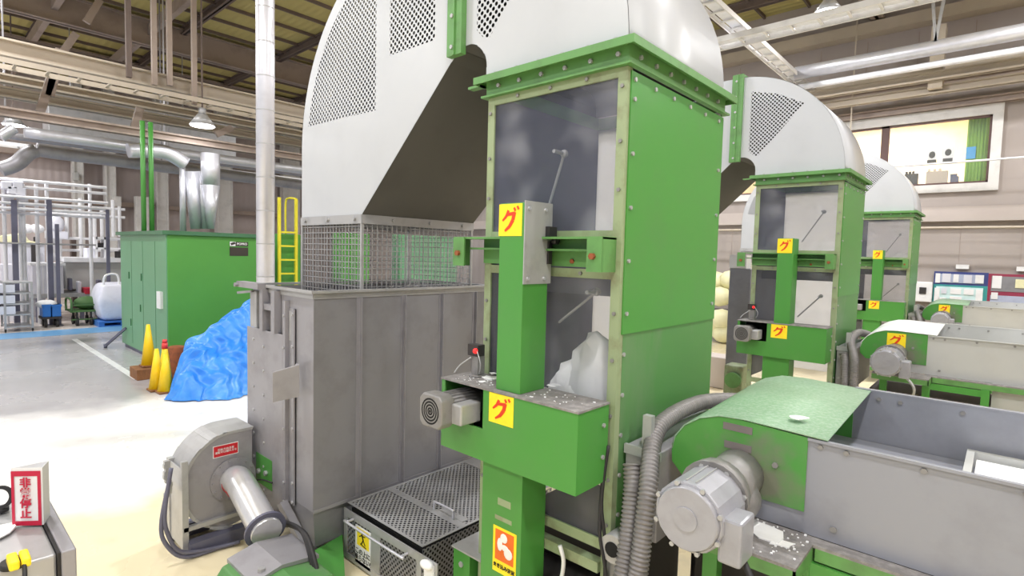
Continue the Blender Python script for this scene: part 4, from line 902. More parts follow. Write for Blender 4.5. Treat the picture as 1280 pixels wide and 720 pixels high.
mb = MB(); mb.box(p.x-.0, p.x+.10, p.y-.035, p.y-.002, Z_+.012, Z_+.05); mb.box(p.x-.0, p.x+.10, p.y+.002, p.y+.032, Z_+.012, Z_+.05); Q.parts('yellow_tape', mb, 'sticker_yellow', bevel=.008)
p = atZ(8, 625, Z_+.05); mb = MB(); mb.ring((p.x, p.y-.02, Z_+.07), (.8, -.5, .2), .055, .040, .015, 24); mb.cyl((p.x, p.y-.02, Z_), (p.x, p.y-.02, Z_+.02), .03, 12); single('lifting_ring', mb, 'black_rubber', 'grey lifting ring on the control box left of the red sign', 'ring', (p.x, p.y, Z_))
# emergency stop paper sign: a three sided standing prism
a = atZ(16, 657, Z_); b_ = atZ(54, 656, Z_); hgt = atY(54, 588, b_.y).z - Z_
N = Thing('emergency_stop_sign', 'red and white folded emergency stop sign standing on the control box', 'sign', ((a.x+b_.x)/2, (a.y+b_.y)/2, Z_))
xv = Vector((b_.x-a.x, b_.y-a.y, 0)); W_ = xv.length; xv.normalize(); nv = Vector((-xv.y, xv.x, 0))
if nv.dot(Vector(a)-CAM) < 0: nv = -nv
A0, B0 = Vector((a.x, a.y, Z_)), Vector((b_.x, b_.y, Z_)); C0 = B0 - xv*.03 + nv*.085
mb = MB()
for p, q in ((A0, B0), (B0, C0), (C0, A0)):
    mb.poly([p, q, q+Vector((0, 0, hgt)), p+Vector((0, 0, hgt))])
s = N.part('folded_card', mb, 'sticker_white', solid=.002)
mb = MB(); o_ = -nv*.003
def fq(u0, u1, v0, v1): return [A0+o_+xv*W_*u0+Vector((0, 0, hgt*v0)), A0+o_+xv*W_*u1+Vector((0, 0, hgt*v0)), A0+o_+xv*W_*u1+Vector((0, 0, hgt*v1)), A0+o_+xv*W_*u0+Vector((0, 0, hgt*v1))]
for u0_, u1_, v0_, v1_ in ((.0, .1, .0, .95), (.86, .97, .0, .95), (.1, .86, .0, .08), (.1, .86, .86, .95)): mb.poly(fq(u0_, u1_, v0_, v1_))
N.part('red_border', mb, 'letter_crimson', s)
letters('sign_lettering', '非\n常\n停\n止', hgt*.18, A0-nv*.005+xv*W_*.47+Vector((0, 0, hgt*.47)), xv, (0, 0, 1), 'letter_crimson', N.base, s, bold=.0012, line=1.0)
p = atZ(6, 662, Z_); scrap((p.x, p.y-.03, Z_+.001), .06, 'white rag lying on the control box in front of the emergency sign', 20, group=None)
# ================================================================== LEFT BACKGROUND
# silver round duct
X_ = -7.6; a = atX(318, 200, X_); b_ = atX(345, 200, X_); cyy = (a.y+b_.y)/2; rr = (b_.y-a.y)/2*.80
T = Thing('silver_duct', 'tall shiny round metal duct rising behind the hopper', 'duct', (X_, cyy, 0))
mb = MB(); mb.cyl((X_, cyy, 0), (X_, cyy, 10), rr, 28); T.part('duct_tube', mb, 'aluminium')
mb = MB()
for i in range(22): mb.ring((X_, cyy, .3+i*.45), (0, 0, 1), rr+.004, rr-.002, .012, 28)
T.parts('duct_seam', mb, 'steel_light')
# green cabinet
cx0, cx1, cy0_, cy1_, ch = -16.05, -12.55, 3.5, 5.35, 2.78
T = Thing('green_cabinet', 'large green machine cabinet with pale left side behind the cones', 'cabinet', ((cx0+cx1)/2, 4.4, 0))
mb = MB(); mb.box(cx0+.03, cx1, cy0_+.02, cy1_, .08, ch-.06); T.part('cabinet_body', mb, 'cabinet_green', bevel=.01)
mb = MB(); mb.box(cx0, cx1-.01, cy0_, cy0_+.02, .1, ch-.06); dp = T.part('door_side', mb, 'cabinet_pale')
mb = MB()
for x in (-15.1, -14.2, -13.3): mb.box(x-.006, x+.006, cy0_-.004, cy0_, .2, ch-.2)
for x, z in ((-15.3, 1.7), (-14.3, 1.7), (-15.2, .6), (-14.4, 1.0)): mb.box(x-.012, x+.012, cy0_-.02, cy0_, z, z+.16)
T.part('door_handles', mb, 'cabinet_green_dark', dp)
mb = MB(); mb.box(cx0-.08, cx1+.08, cy0_-.08, cy1_+.08, ch-.06, ch+.02); T.part('roof_plate', mb, 'cabinet_green_dark')
mb = MB(); mb.box(cx0+.05, cx1-.02, cy0_+.05, cy1_-.05, 0, .08); T.part('plinth', mb, 'slate_post')
a = atX(287, 302, cx1); b_ = atX(310, 308, cx1); a2 = atX(287, 309, cx1); b2 = atX(310, 320, cx1)
mb = MB(); mb.box(cx1, cx1+.012, a.y, b_.y, b_.z, a.z); np_ = T.part('name_plate', mb, 'plaque_dark')
mb = MB(); mb.box(cx1+.0125, cx1+.016, a.y, a.y+(b_.y-a.y)*.3, b_.z, a.z); lg_ = T.part('logo_square', mb, 'sticker_white', np_)
mb = MB(); mb.bar((cx1+.018, a.y+.02, b_.z+(a.z-b_.z)*.4), (cx1+.018, a.y+(b_.y-a.y)*.28, b_.z+(a.z-b_.z)*.75), .003, .05); T.part('logo_mark', mb, 'plaque_dark', np_)
letters('plate_lettering', 'POPRO', (a.z-b_.z)*.72, (cx1+.014, (a.y+b_.y)/2+(b_.y-a.y)*.16, (a.z+b_.z)/2), (0, 1, 0), (0, 0, 1), 'letter_white', T.base, np_, bold=.001)
mb = MB(); mb.box(cx1, cx1+.012, a2.y, b2.y, b2.z, a2.z); T.part('data_plate', mb, 'plaque_dark')
a = atY(199, 368, cy0_); mb = MB(); mb.box(a.x, a.x+.25, cy0_-.05, cy0_, 1.2, 1.55); T.part('wall_switch', mb, 'sticker_white')
for px in (180, 190):
    a = atX(px, 288, -14.2); mb = MB(); mb.cyl((-14.2, a.y, ch+.02), (-14.2, a.y, 5.2), .05, 12); T.part('riser_pipe', mb, 'green_paint')
mb = MB(); mb.bar((-15.6, cy0_-.02, .5), (-16.0, cy0_-.35, .05), .05); mb.cyl((-16, cy0_-.38, .05), (-16, cy0_-.32, .05), .05, 10); T.part('stabiliser_leg', mb, 'slate_post')
# dust collector hopper above cabinet
T = Thing('dust_collector', 'shiny metal dust collector with tapering legs hanging behind the green cabinet', 'dust collector', (-15.2, 5.6, 2.8))
a = atX(232, 210, -15); b_ = atX(278, 210, -15)
c1 = atX(263, 205, -15); c2 = atX(263, 232, -15); c3 = atX(263, 286, -15)
mb = MB(); rad = (atX(279, 205, -15).y-atX(250, 205, -15).y)/2*.8; mb.cyl((-15, c1.y, c2.z), (-15, c1.y, c1.z+.25), rad, 20); mb.cyl((-15, c1.y, c3.z), (-15, c1.y, c2.z), rad*.35, 20, rad); T.part('cyclone_body', mb, 'aluminium')
for px in (240, 252):
    q = atX(px, 215, -15.3); q2 = atX(px+2, 286, -15.3); mb = MB(); mb.cyl((-15.3, q2.y+.05, q2.z), (-15.3, q.y, q.z), .12, 14, .2); T.part('drop_leg', mb, 'aluminium')
q = atX(228, 210, -15.3); mb = MB(); mb.cyl((-15.3, q.y, 2.85), (-15.3, q.y, q.z+.2), .07, 12); T.part('downpipe', mb, 'aluminium')
mb = MB(); p1 = atX(160, 188, -15.3); p2 = atX(205, 190, -15.3); p3 = atX(232, 205, -15.3); mb.tube([tuple(p1), tuple(p2), tuple(p3)], .17, 14); T.part('inlet_pipe', mb, 'aluminium')
# large box duct in front of wall
a = atX(20, 146, -24); b_ = atX(279, 160, -24)
mb = MB(); z0 = atX(150, 178, -24).z; mb.box(-25.2, -24, 3.3, b_.y+.5, z0, z0+1.35); mb.bar((-24.6, 4, z0+1), (-24.6, 4, 9.995), .04); mb.bar((-24.6, 7.5, z0+1), (-24.6, 7.5, 9.995), .04); single('box_duct', mb, 'steel_light', 'long bluish box duct running high along the left wall', 'duct', (-24.6, 6, z0), bevel=.02)
# blue tarp covering a pile
def tarp():
    mb = MB(); bm = mb.bm; NX, NY = 60, 80; rnd = random.Random(3)
    X0, X1, Y1 = -11.1, -9.35, 5.6; vs = []
    for i in range(NX+1):
        row = []
        for j in range(NY+1):
            u, v = i/NX, j/NY; x = X0+(X1-X0)*u; Y0 = 2.78+max(0, (-9.9-x))*.42+max(0, x+9.75)*1.6; y = Y0+(Y1-Y0)*v
            hy = .42*min(1, v/.07)**.8 + .58*min(1, max(0, (v-.05)/.55)); hx = (min(1, (1-u)/.62)**.85) * (min(1, (u+.001)/.10)**.6)
            z = 1.62*hy*hx
            f_ = math.sin(9*x+5*y+1.5*math.sin(4*y))+.6*math.sin(19*y-8*x+2*math.sin(6*x))
            z += (.035+.03*max(0, .25-v)*4)*f_*min(1, hx*2)*min(1, v*12)
            x2 = x + .05*math.sin(11*y+4*z)*(1-hx*.5)+.03*math.sin(31*y); y2 = y+(.05*math.sin(13*x+1.3)+.03*math.sin(37*x))*(1-.5*v)
            row.append(bm.verts.new((x2, y2, max(z, .015 if (i in (0, NX) or j in (0, NY)) else .03))))
        vs.append(row)
    for i in range(NX):
        for j in range(NY):
            f = bm.faces.new((vs[i][j], vs[i+1][j], vs[i+1][j+1], vs[i][j+1])); f.smooth = True
    return mb
single('blue_tarpaulin', tarp(), 'tarp_blue', 'bright blue crumpled tarpaulin draped over a pile beside the green cabinet', 'tarp', (-10.6, 4, 0), sub=1, solid=.008)
q = atZ(217, 470, 0); T = Thing('tree_stump', 'brown rusty round log tucked behind the cones against the blue tarp', 'log', (-11.6, 3.38, 0))
mb = MB(); mb.cyl((-11.6, 3.38, 0), (-11.6, 3.4, .60), .17, 14, .15); T.part('log_body', mb, 'rust', bevel=.03)
# cones
def cone(c, h, label, tip=False, block=True, lift=0):
    T = Thing('traffic_cone', label, 'traffic cone', (c[0], c[1], 0), 'yellow traffic cones')
    mb = MB(); mb.cyl((c[0], c[1], lift+.03), (c[0], c[1], lift+h), .125, 24, .03); T.part('cone_body', mb, 'cone_yellow')
    mb = MB(); mb.box(c[0]-.13, c[0]+.13, c[1]-.13, c[1]+.13, lift, lift+.035); T.part('cone_base', mb, 'wood' if block else 'cone_yellow', bevel=.01)
    if tip: mb = MB(); mb.cyl((c[0], c[1], lift+h-.001), (c[0], c[1], lift+h+.06), .04, 16, .035); mb.cyl((c[0], c[1], lift+h-.1), (c[0], c[1], lift+h), .052, 16, .043); T.part('red_tip', mb, 'cone_tip_red')
cone((-12.0, 3.03), .80, 'yellow traffic cone farthest left, standing on a wooden block', lift=.2)
cone((-10.78, 2.84), .72, 'middle one of the three yellow traffic cones', lift=.0)
cone((-10.98, 3.02), .78, 'yellow traffic cone with a red tip, behind the middle cone', tip=True)
cone((-10.52, 2.90), .66, 'yellow traffic cone farthest right, touching the blue tarp')
mb = MB(); mb.box(-12.25, -11.75, 2.78, 3.28, 0, .198); single('wooden_block', mb, 'wood', 'brown wooden block under the leftmost yellow cone', 'block', (-12, 3.03, 0), bevel=.01)
# second cabinet with yellow ladder
X2 = -13.0; a = atX(348, 292, X2); b_ = atX(376, 292, X2); e_ = atX(590, 300, X2)
T = Thing('rear_cabinet', 'green machine cabinet behind the mesh cage with a yellow ladder', 'cabinet', (-14, (a.y+e_.y)/2, 0))
zc = a.z
mb = MB(); mb.box(-13.6, X2, a.y-.02, b_.y, 0, zc); T.part('cabinet_body', mb, 'cabinet_green', bevel=.02)
a3 = atX(425, 300, X2); a4 = atX(462, 300, X2); a5 = atX(500, 300, X2); a6 = atX(572, 300, X2)
mb = MB(); mb.box(-13.4, X2, a3.y, a4.y, 0, zc+.1); T2_ = T.part('cabinet_wing', mb, 'cabinet_green', bevel=.02)
mb = MB(); mb.box(-13.4, X2, a5.y, a6.y, 0, zc+.15); T.part('cabinet_wing', mb, 'cabinet_pale', bevel=.02)
mb = MB(); mb.box(-13.4, -13.2, a.y, a6.y, 0, .3); T.part('plinth', mb, 'slate_post')
L2 = Thing('yellow_ladder', 'yellow steel ladder with hoop handrails left of the white duct', 'ladder', (X2+.15, a.y+.3, 0))
ya_, yb_ = atX(349, 300, X2+.15).y, atX(370, 300, X2+.15).y
for y, zt_ in ((ya_, zc+.85), (yb_, zc+.85)): mb = MB(); mb.bar((X2+.15, y, 0), (X2+.15, y, zt_), .06); L2.part('stile', mb, 'ladder_yellow')
mb = MB()
for i in range(9):
    if .25+.3*i < zc+.1: mb.bar((X2+.15, ya_, .25+.33*i), (X2+.15, yb_, .25+.33*i), .04)
L2.parts('rung', mb, 'ladder_yellow')
mb = MB(); mb.tube([(X2-.35, yb_-.02, zc), (X2-.35, yb_-.02, zc+.75), (X2-.2, yb_-.02, zc+.88), (X2+.15, yb_, zc+.85)], .025, 8); L2.part('handrail', mb, 'ladder_yellow')
# exit sign
q = atX(551, 297, -21.5); mb = MB(); mb.box(-21.53, -21.48, q.y-.3, q.y+.3, q.z-.14, q.z+.14); mb.bar((-21.5, q.y, q.z+.1), (-21.5, q.y, 9.05), .03); single('exit_sign', mb, 'exit_green', 'small lit green exit sign seen through the mesh cage', 'sign', (-22, q.y, q.z-.14))

# vertical hangers
hx = -14.4
for i, (px, yb) in enumerate(((161, 85), (193, 95), (212, 96), (243, 120))):
    q = atX(px, yb, hx); mb = MB(); mb.box(hx-.05, hx+.05, q.y-.05, q.y+.05, q.z-.2, 9.995)
    single('ceiling_hanger', mb, 'beam_dark' if i == 0 else 'beam_brown', ['leftmost thin vertical hanger post dropping from the roof to the cable tray', 'second hanger post from the left above the cable tray', 'third hanger post from the left above the cable tray', 'rightmost and longest of the four roof hanger posts on the left'][i], 'post', (hx, q.y, q.z), 'roof hanger posts')
# cable trays
def tray(P0, P1, width, label, name='cable_tray', mat='beam_beige', rung=.5, hgt=.1, filled=None):
    P0, P1 = Vector(P0), Vector(P1); d = (P1-P0); Ln = d.length; d.normalize(); s_ = d.cross(Vector((0, 0, 1))).normalized()
    T = Thing(name, label, 'cable tray', (P0+P1)/2, 'cable trays'); mb = MB()
    for k_ in (-1, 1): mb.bar(P0+s_*k_*width/2, P1+s_*k_*width/2, .03, hgt)
    T.parts('side_rail', mb, mat); mb = MB(); n_ = int(Ln/rung)
    for i in range(n_+1): c_ = P0+d*(Ln*i/n_); mb.bar(c_-s_*width/2, c_+s_*width/2, .05, .03)
    T.parts('rung', mb, mat)
    if filled:
        mb = MB(); mb.bar(P0+Vector((0, 0, .06)), P1+Vector((0, 0, .06)), width*.7, .05); T.part('cables', mb, filled)
    return T
zA = z_at(0, 60, -14.4); tray((-14.4, -8, z_at(0, 78, -14.4)), (-14.4, 17.5, z_at(0, 78, -14.4)), .55, 'ladder style cable tray under the beige crane girder on the left')
mb = MB(); z0, z1 = z_at(0, 72, -14.9), z_at(0, 50, -14.9); mb.box(-14.95, -14.75, -9, 17.6, z0, z1); mb.box(-15.05, -14.62, -9, 17.6, z0, z0+.04); mb.box(-15.05, -14.62, -9, 17.6, z1-.04, z1); tn[0] += 1; struct('trim_%d' % tn[0], mb, 'beam_beige')
z0 = atY(896, 56, 12).z; tray((-12, 12, z0), (9.5, 12, z0), .5, 'bright cable tray running left to right above the second duct', mat='white_post', filled='white_pipe', hgt=.12)
q = atX(935, 47, -4.6); tray((-4.6, 2.5, q.z), (-4.6, 17.6, q.z), .35, 'cable tray running away along the hall above the ducts', mat='white_post', filled='white_pipe')
tray((-24, -8, 5.6), (-24, 17.6, 5.6), .6, 'far cable tray along the left wall below the beams', mat='white_post')
# braces between beams (left)
for (xa, ya2, xb2, yb2, Xb) in ((68, 85, 50, 140, -15.5), (75, 62, 62, 120, -15.5), (125, 0, 108, 28, -18), (95, 42, 78, 66, -18), (175, 135, 168, 160, -15.2), (270, 168, 290, 160, -15.2)):
    p, q = atX(xa, ya2, Xb), atX(xb2, yb2, Xb); tn[0] += 1; mb = MB(); mb.bar(p, q, .1, .16); struct('trim_%d' % tn[0], mb, 'beam_brown')
for Y in (3.15, 5.6): 
    tn[0] += 1; mb = MB(); mb.box(-32, 5, Y-.08, Y+.08, 9.4, 9.75); struct('trim_%d' % tn[0], mb, 'beam_brown')
# pipes (left)
def pipe(pts, r, mat, label, group='overhead pipes', name='overhead_pipe'):
    mb = MB().tube([tuple(p) for p in pts], r, 12); p = Vector(pts[0]); e_ = Vector(pts[-1]); hg = p.lerp(e_, .4); mb.bar((hg.x, hg.y, e_.z if len(pts) > 3 else hg.z), (hg.x, hg.y, 9.995), .03); return single(name, mb, mat, label, 'pipe', p, group)
zz = z_at(30, 165, -17); pipe([(-17, atX(30, 165, -17).y, zz), (-17, 5, zz), (-17, 9, zz)], .13, 'aluminium', 'silver overhead pipe directly under the brown beam, upper of two on the left')
p = [atX(0, 212, -18), atX(20, 205, -18), atX(45, 188, -18)]; z2 = p[2].z; pipe([p[0], p[1], p[2], (-18, p[2].y+.8, z2), (-18, 10, z2-.1)], .17, 'steel', 'grey overhead pipe with a bent elbow at far left, lower of two')
z3 = z_at(60, 176, -19); pipe([(-19, 1, z3), (-19, 12, z3)], .09, 'steel', 'thin grey overhead pipe between the two thicker ones on the left')
p = [atX(0, 172, -17), atX(18, 160, -17)]; pipe([p[0], p[1]], .11, 'aluminium', 'short slanted silver pipe end at the left image edge')
z4 = atY(995, 92, 16).z; pipe([(-4.5, 16, z4), (9.5, 16, z4)], .17, 'aluminium', 'thick silver pipe running along the back wall on the right')
pipe([(-4.5, 16.2, z4-.32), (9.5, 16.2, z4-.32)], .08, 'white_pipe', 'thin white pipe under the thick silver pipe on the right')
z5 = atY(1150, 285, 17.3).z; pipe([(-12, 17.3, z5), (9.5, 17.3, z5)], .03, 'beam_beige', 'thin cream pipe across the back wall above the tool boards')
z6 = atY(1150, 206, 17.0).z; pipe([(-3, 17.0, z6), (9.5, 17, z6)], .025, 'white_pipe', 'very thin white conduit crossing in front of the office window')
for px, t_ in ((1168, 'left'), (1176, 'right')):
    q = atY(px, 30, 15); pass
q = atY(1170, 45, 15.9); mb = MB(); mb.bar((q.x-.25, 15.9, 9.9), (q.x, 15.9, z4+.1), .06); mb.bar((q.x+.25, 15.9, 9.9), (q.x, 15.9, z4+.1), .06); single('pipe_hanger', mb, 'steel_light', 'V shaped hanger holding the thick silver pipe on the right', 'hanger', (q.x, 15.9, z4+.1))
# beams along back wall right
for (ya2, yb2, Y, mt) in ((112, 122, 16.8, 'beam_beige'), (128, 137, 17.2, 'beam_beige'), (147, 155, 17.8, 'beam_brown')):
    za, zb2 = atY(1030, ya2, Y).z, atY(1030, yb2, Y).z; beamX(Y, za, zb2, .1, mt, -14, 10)
for px in (1171,): q = atY(px, 80, 17); mb = MB(); mb.box(q.x-.14, q.x+.14, 16.9, 17.3, 5.9 if px < 1100 else 6.8, 8.3); tn[0] += 1; struct('trim_%d' % tn[0], mb, 'beam_beige')
# high bay lamps
def lamp(x, y, z, label, dim=1.0, group='high bay lamps'):
    T = Thing('high_bay_lamp', label, 'lamp', (x, y, z), group)
    mb = MB(); mb.cyl((x, y, z+.02), (x, y, z+.28), .28, 20, .10); mb.cyl((x, y, z+.28), (x, y, z+.42), .08, 12); T.part('lamp_housing', mb, 'steel_light')
    mb = MB(); mb.cyl((x, y, z), (x, y, z+.018), .25, 20); T.part('lamp_lens', mb, 'lamp_glow')
    mb = MB(); mb.bar((x, y, z+.4), (x, y, 9.995), .03); T.part('hanger_rod', mb, 'beam_dark')
    l = bpy.data.lights.new('lamp_light', 'AREA'); l.shape = 'DISK'; l.size = .5; l.energy = LAMP_W*dim; l.color = (1, .995, 1); o = bpy.data.objects.new('lamp_light', l); col.objects.link(o); o.location = (0, 0, -.012); o.parent = T.o
q = atX(17, 157, -22); lamp(q.x, q.y, q.z, 'glowing high bay lamp at the upper left image edge', .4)
q = atX(253, 158, -14.2); lamp(q.x, q.y, q.z, 'glowing high bay lamp above the green cabinet', .08)
q = atY(1035, 17, 13); lamp(q.x, q.y, q.z, 'bright glowing high bay lamp at the top right above the cable tray')
i = 0
for x in (-27, -20, -13.2, -6.2, .8, 6.5):
    for y in (-6, 0, 6.2, 13.5):
        v_ = Vector((x, y, 8.7))-CAM; dz = v_.dot(fw)
        if dz > 0:
            sx_, sy_ = 640+FPX*v_.dot(rt)/dz, 360-FPX*v_.dot(up)/dz
            if -20 < sx_ < 1300 and -20 < sy_ < 740 and not 430 < sx_ < 880: continue  # spots in open view are skipped; the unseen lamps are added for light
        i += 1
        lamp(x, y, 8.7, 'unseen high bay lamp added under the roof to light the hall')
# ================================================================== FAR CLUTTER, LEFT
def frame_post(px, y0, y1, X, label, mat='slate_post', w=.13):
    a = atX(px, y0, X); mb = MB(); mb.box(X-w/2, X+w/2, a.y-w/2, a.y+w/2, 0, a.z); mb.box(X-w, X+w, a.y-w, a.y+w, 0, .02)
    return single('steel_post', mb, mat, label, 'post', (X, a.y, 0), 'pipe rack posts')
frame_post(17, 250, 0, -21.5, 'thick slate grey rack post nearest the left image edge')
frame_post(61, 250, 0, -21.5, 'slate grey rack post right of the cream machine', w=.12)
frame_post(71, 280, 0, -21.2, 'shorter slate grey rack post beside the white pipe', w=.09)
frame_post(134, 262, 0, -21.5, 'thin dark rack post left of the green cabinet', w=.09)
R = Thing('pipe_rack', 'white pipe rack spanning the posts at the far left', 'pipe rack', (-21.5, 2.5, 0))
mb = MB()
for py in (228, 236, 249, 257, 263, 268): z = z_at(60, py, -21.6); mb.cyl((-21.6+(.1 if py % 2 else -.1), -2, z), (-21.6+(.1 if py % 2 else -.1), atX(134, py, -21.6).y, z), .045, 8)
R.part('rack_pipes', mb, 'white_pipe')
mb = MB()
for px in (4, 24, 28, 45, 58, 112): a = atX(px, 230, -21.8); mb.cyl((-21.8, a.y, 0), (-21.8, a.y, a.z), .05, 8)
R.part('rack_uprights', mb, 'white_pipe')
mb = MB()
for px, py in ((8, 232), (22, 232), (25, 240), (15, 238), (28, 250), (10, 250)): a = atX(px, py, -21.7); mb.box(-21.9, -21.55, a.y-.12, a.y+.12, a.z-.12, a.z+.12)
R.part('valve_boxes', mb, 'machine_white', bevel=.03)
mb = MB(); z = z_at(60, 305, -21.4); mb.cyl((-21.4, -2, z), (-21.4, atX(120, 305, -21.4).y, z), .025, 8); R.part('lower_rail', mb, 'steel_light')
# cream domed machine
a = atX(5, 300, -24); b_ = atX(56, 300, -24); zt = atX(30, 291, -24).z; zb = atX(30, 304, -24).z
T = Thing('domed_machine', 'cream domed machine behind the rack posts at far left', 'machine', (-24.5, (a.y+b_.y)/2, 0))
mb = MB(); mb.prism([(a.y, zb), (a.y, zt-.1), ((a.y+b_.y)/2, zt), (b_.y-.4, zt-.25), (b_.y, zb)], 'X', -25.2, -24); T.part('cream_dome', mb, 'cream_plastic', bevel=.08)
mb = MB(); mb.box(-25.2, -24.1, a.y, b_.y, 0, zb); T.part('machine_base', mb, 'machine_white')
mb = MB()
for px in (33, 46): q = atX(px, 286, -24); mb.sphere((-24, q.y, q.z), .2, .5, 1, .8, 14)
T.part('round_heads', mb, 'white_pipe')
mb = MB(); q0, q1 = atX(39, 306, -24), atX(48, 330, -24); mb.box(-24.1, -23.9, q0.y, q1.y, q1.z, q0.z); T.part('dark_gauge', mb, 'dark_machine')
# grey white tank boxes and tables
def boxpx(name, x0, y0, x1, y1, X, depth, mat, label, cat, bevel=.02, floor=False, group=None):
    a, b_ = atX(x0, y0, X), atX(x1, y1, X); z0 = 0 if floor else b_.z
    mb = MB(); mb.box(X-depth, X, a.y, b_.y, z0, a.z); return single(name, mb, mat, label, cat, (X-depth/2, (a.y+b_.y)/2, z0), group, bevel=bevel)
T = Thing('steel_tank', 'pale bluish square tank on the bench at far left', 'tank', (-22.6, 3, 1.0))
a, b_ = atX(40, 330, -22.3), atX(80, 368, -22.3)
mb = MB(); mb.box(-23.3, -22.3, a.y, b_.y, b_.z, a.z); T.part('tank_body', mb, 'machine_white', bevel=.03)
mb = MB()
for k_ in (1/3, 2/3): y = a.y+(b_.y-a.y)*k_; mb.box(-22.3, -22.28, y-.015, y+.015, b_.z, a.z)
mb.box(-23.35, -22.25, a.y-.05, b_.y+.05, a.z-.05, a.z+.03); T.part('tank_lid', mb, 'white_pipe')
T = Thing('long_bench', 'long grey steel bench with hoods behind the blue crates', 'bench', (-23.5, 4, 0))
a, b_ = atX(40, 368, -22.2), atX(156, 376, -22.2); z = a.z
mb = MB(); mb.box(-24, -22.2, a.y, b_.y+1, z-.12, z); T.part('bench_top', mb, 'steel_light')
for y in (a.y+.1, (a.y+b_.y)/2, b_.y): mb = MB(); mb.box(-22.4, -22.3, y, y+.1, 0, z-.12); T.part('leg', mb, 'slate_post')
a2, b2 = atX(80, 327, -23), atX(156, 360, -23); mb = MB(); mb.box(-24.5, -23, a2.y, b2.y+.8, b2.z, a2.z); T.part('grey_hood', mb, 'conveyor_beige', bevel=.03)
a2, b2 = atX(80, 322, -22.9), atX(156, 328, -22.9); mb = MB(); mb.box(-24.6, -22.9, a2.y, b2.y+.8, b2.z, a2.z); T.part('hood_edge', mb, 'white_pipe')
boxpx('red_tray', 106, 360, 128, 367, -22.15, .5, 'red_tray', 'red tray on the steel bench left of the white bulk bag', 'tray')
boxpx('white_canister', 108, 310, 119, 326, -23.1, .5, 'bag_white', 'white canister standing on the grey hood left of the shelf unit', 'canister')
T = Thing('shelf_unit', 'white open shelf unit beyond the bench, left of the green cabinet', 'shelf', (-23.6, 4.4, 2.2))
a, b_ = atX(120, 296, -23.1), atX(154, 325, -23.1)
mb = MB(); mb.box(-23.6, -23.1, a.y, b_.y, a.z-.08, a.z); mb.box(-23.6, -23.1, a.y, b_.y, (a.z+b_.z)/2-.03, (a.z+b_.z)/2+.03)
for k_ in (0, .35, 1): y = a.y+(b_.y-a.y)*k_; mb.box(-23.6, -23.1, y-.04, y+.04, b_.z, a.z)
T.part('shelf_frame', mb, 'white_pipe')
mb = MB(); mb.box(-23.5, -23.2, a.y+.1, a.y+.35, (a.z+b_.z)/2+.03, a.z-.2); mb.box(-23.5, -23.2, a.y+.6, a.y+.8, b_.z, b_.z+.3); T.part('dark_bins', mb, 'dark_machine')
# two blue crates on a dolly
T = Thing('wheeled_dolly', 'low dark wheeled dolly under the two blue crates', 'dolly', tuple(atZ(65, 407, 0)))
a, b_ = atX(52, 398, -20.8), atX(78, 408, -20.8)
mb = MB(); mb.box(-21.4, -20.8, a.y, b_.y, .25, .31); T.part('dolly_deck', mb, 'dark_machine')
for y in (a.y+.1, b_.y-.1):
    for x in (-21.3, -20.88): mb = MB(); mb.cyl((x, y-.03, .1), (x, y+.03, .1), .1, 14); mb.box(x-.03, x+.03, y-.03, y+.03, .15, .25); T.part('wheel', mb, 'black_rubber')
for i, (x0, x1) in enumerate(((53, 64), (65, 77))):
    p, q = atX(x0, 381, -20.82), atX(x1, 398, -20.82); C_ = Thing('blue_crate', '%s blue plastic crate on the wheeled dolly' % ('left' if i == 0 else 'right'), 'crate', (-21.1, (p.y+q.y)/2, .31), 'blue crates')
    mb = MB(); mb.box(-21.35, -20.82, p.y, q.y, .31, p.z); C_.part('crate_body', mb, 'box_blue', bevel=.02)
    mb = MB(); mb.box(-21.37, -20.80, p.y-.01, q.y+.01, p.z-.06, p.z); C_.part('crate_rim', mb, 'box_blue')
p = atX(58, 379, -21); mb = MB(); mb.sphere((-21.05, p.y, atX(53, 381, -20.82).z), .26, .7, 1, .5, 14); single('white_sack', mb, 'foam_white', 'white sack lying on the left blue crate', 'sack', (-21.05, p.y, p.z-.1))
# green trolley
T = Thing('hand_trolley', 'green tubular hand trolley with black wheels left of the bulk bag', 'trolley', tuple(atZ(105, 406, 0)))
a, b_ = atX(89, 382, -20.7), atX(121, 404, -20.7); z = .42
mb = MB(); mb.box(-21.5, -20.7, a.y, b_.y, z, z+.05); T.part('deck', mb, 'trolley_green')
mb = MB()
for y in (a.y, b_.y): mb.tube([(-20.72, y, z), (-20.72, y, a.z+.15), (-21.48, y, a.z+.15), (-21.48, y, z)], .03, 8)
mb.bar((-20.72, a.y, a.z), (-20.72, b_.y, a.z), .035); mb.bar((-20.72, a.y, .2), (-20.72, b_.y, .2), .035); T.part('hoops', mb, 'trolley_green')
for y in (a.y+.15, b_.y-.12):
    for x in (-21.4, -20.8): mb = MB(); mb.cyl((x, y-.03, .13), (x, y+.03, .13), .13, 14); mb.box(x-.03, x+.03, y-.02, y+.02, .15, z); T.part('wheel', mb, 'black_rubber')
mb = MB(); mb.sphere((-21.1, a.y+.45, z+.25), .35, .8, 1, .6, 12); single('green_bundle', mb, 'trolley_green', 'dark green bundle lying on the green hand trolley', 'bundle', (-21.1, a.y+.45, z+.05))
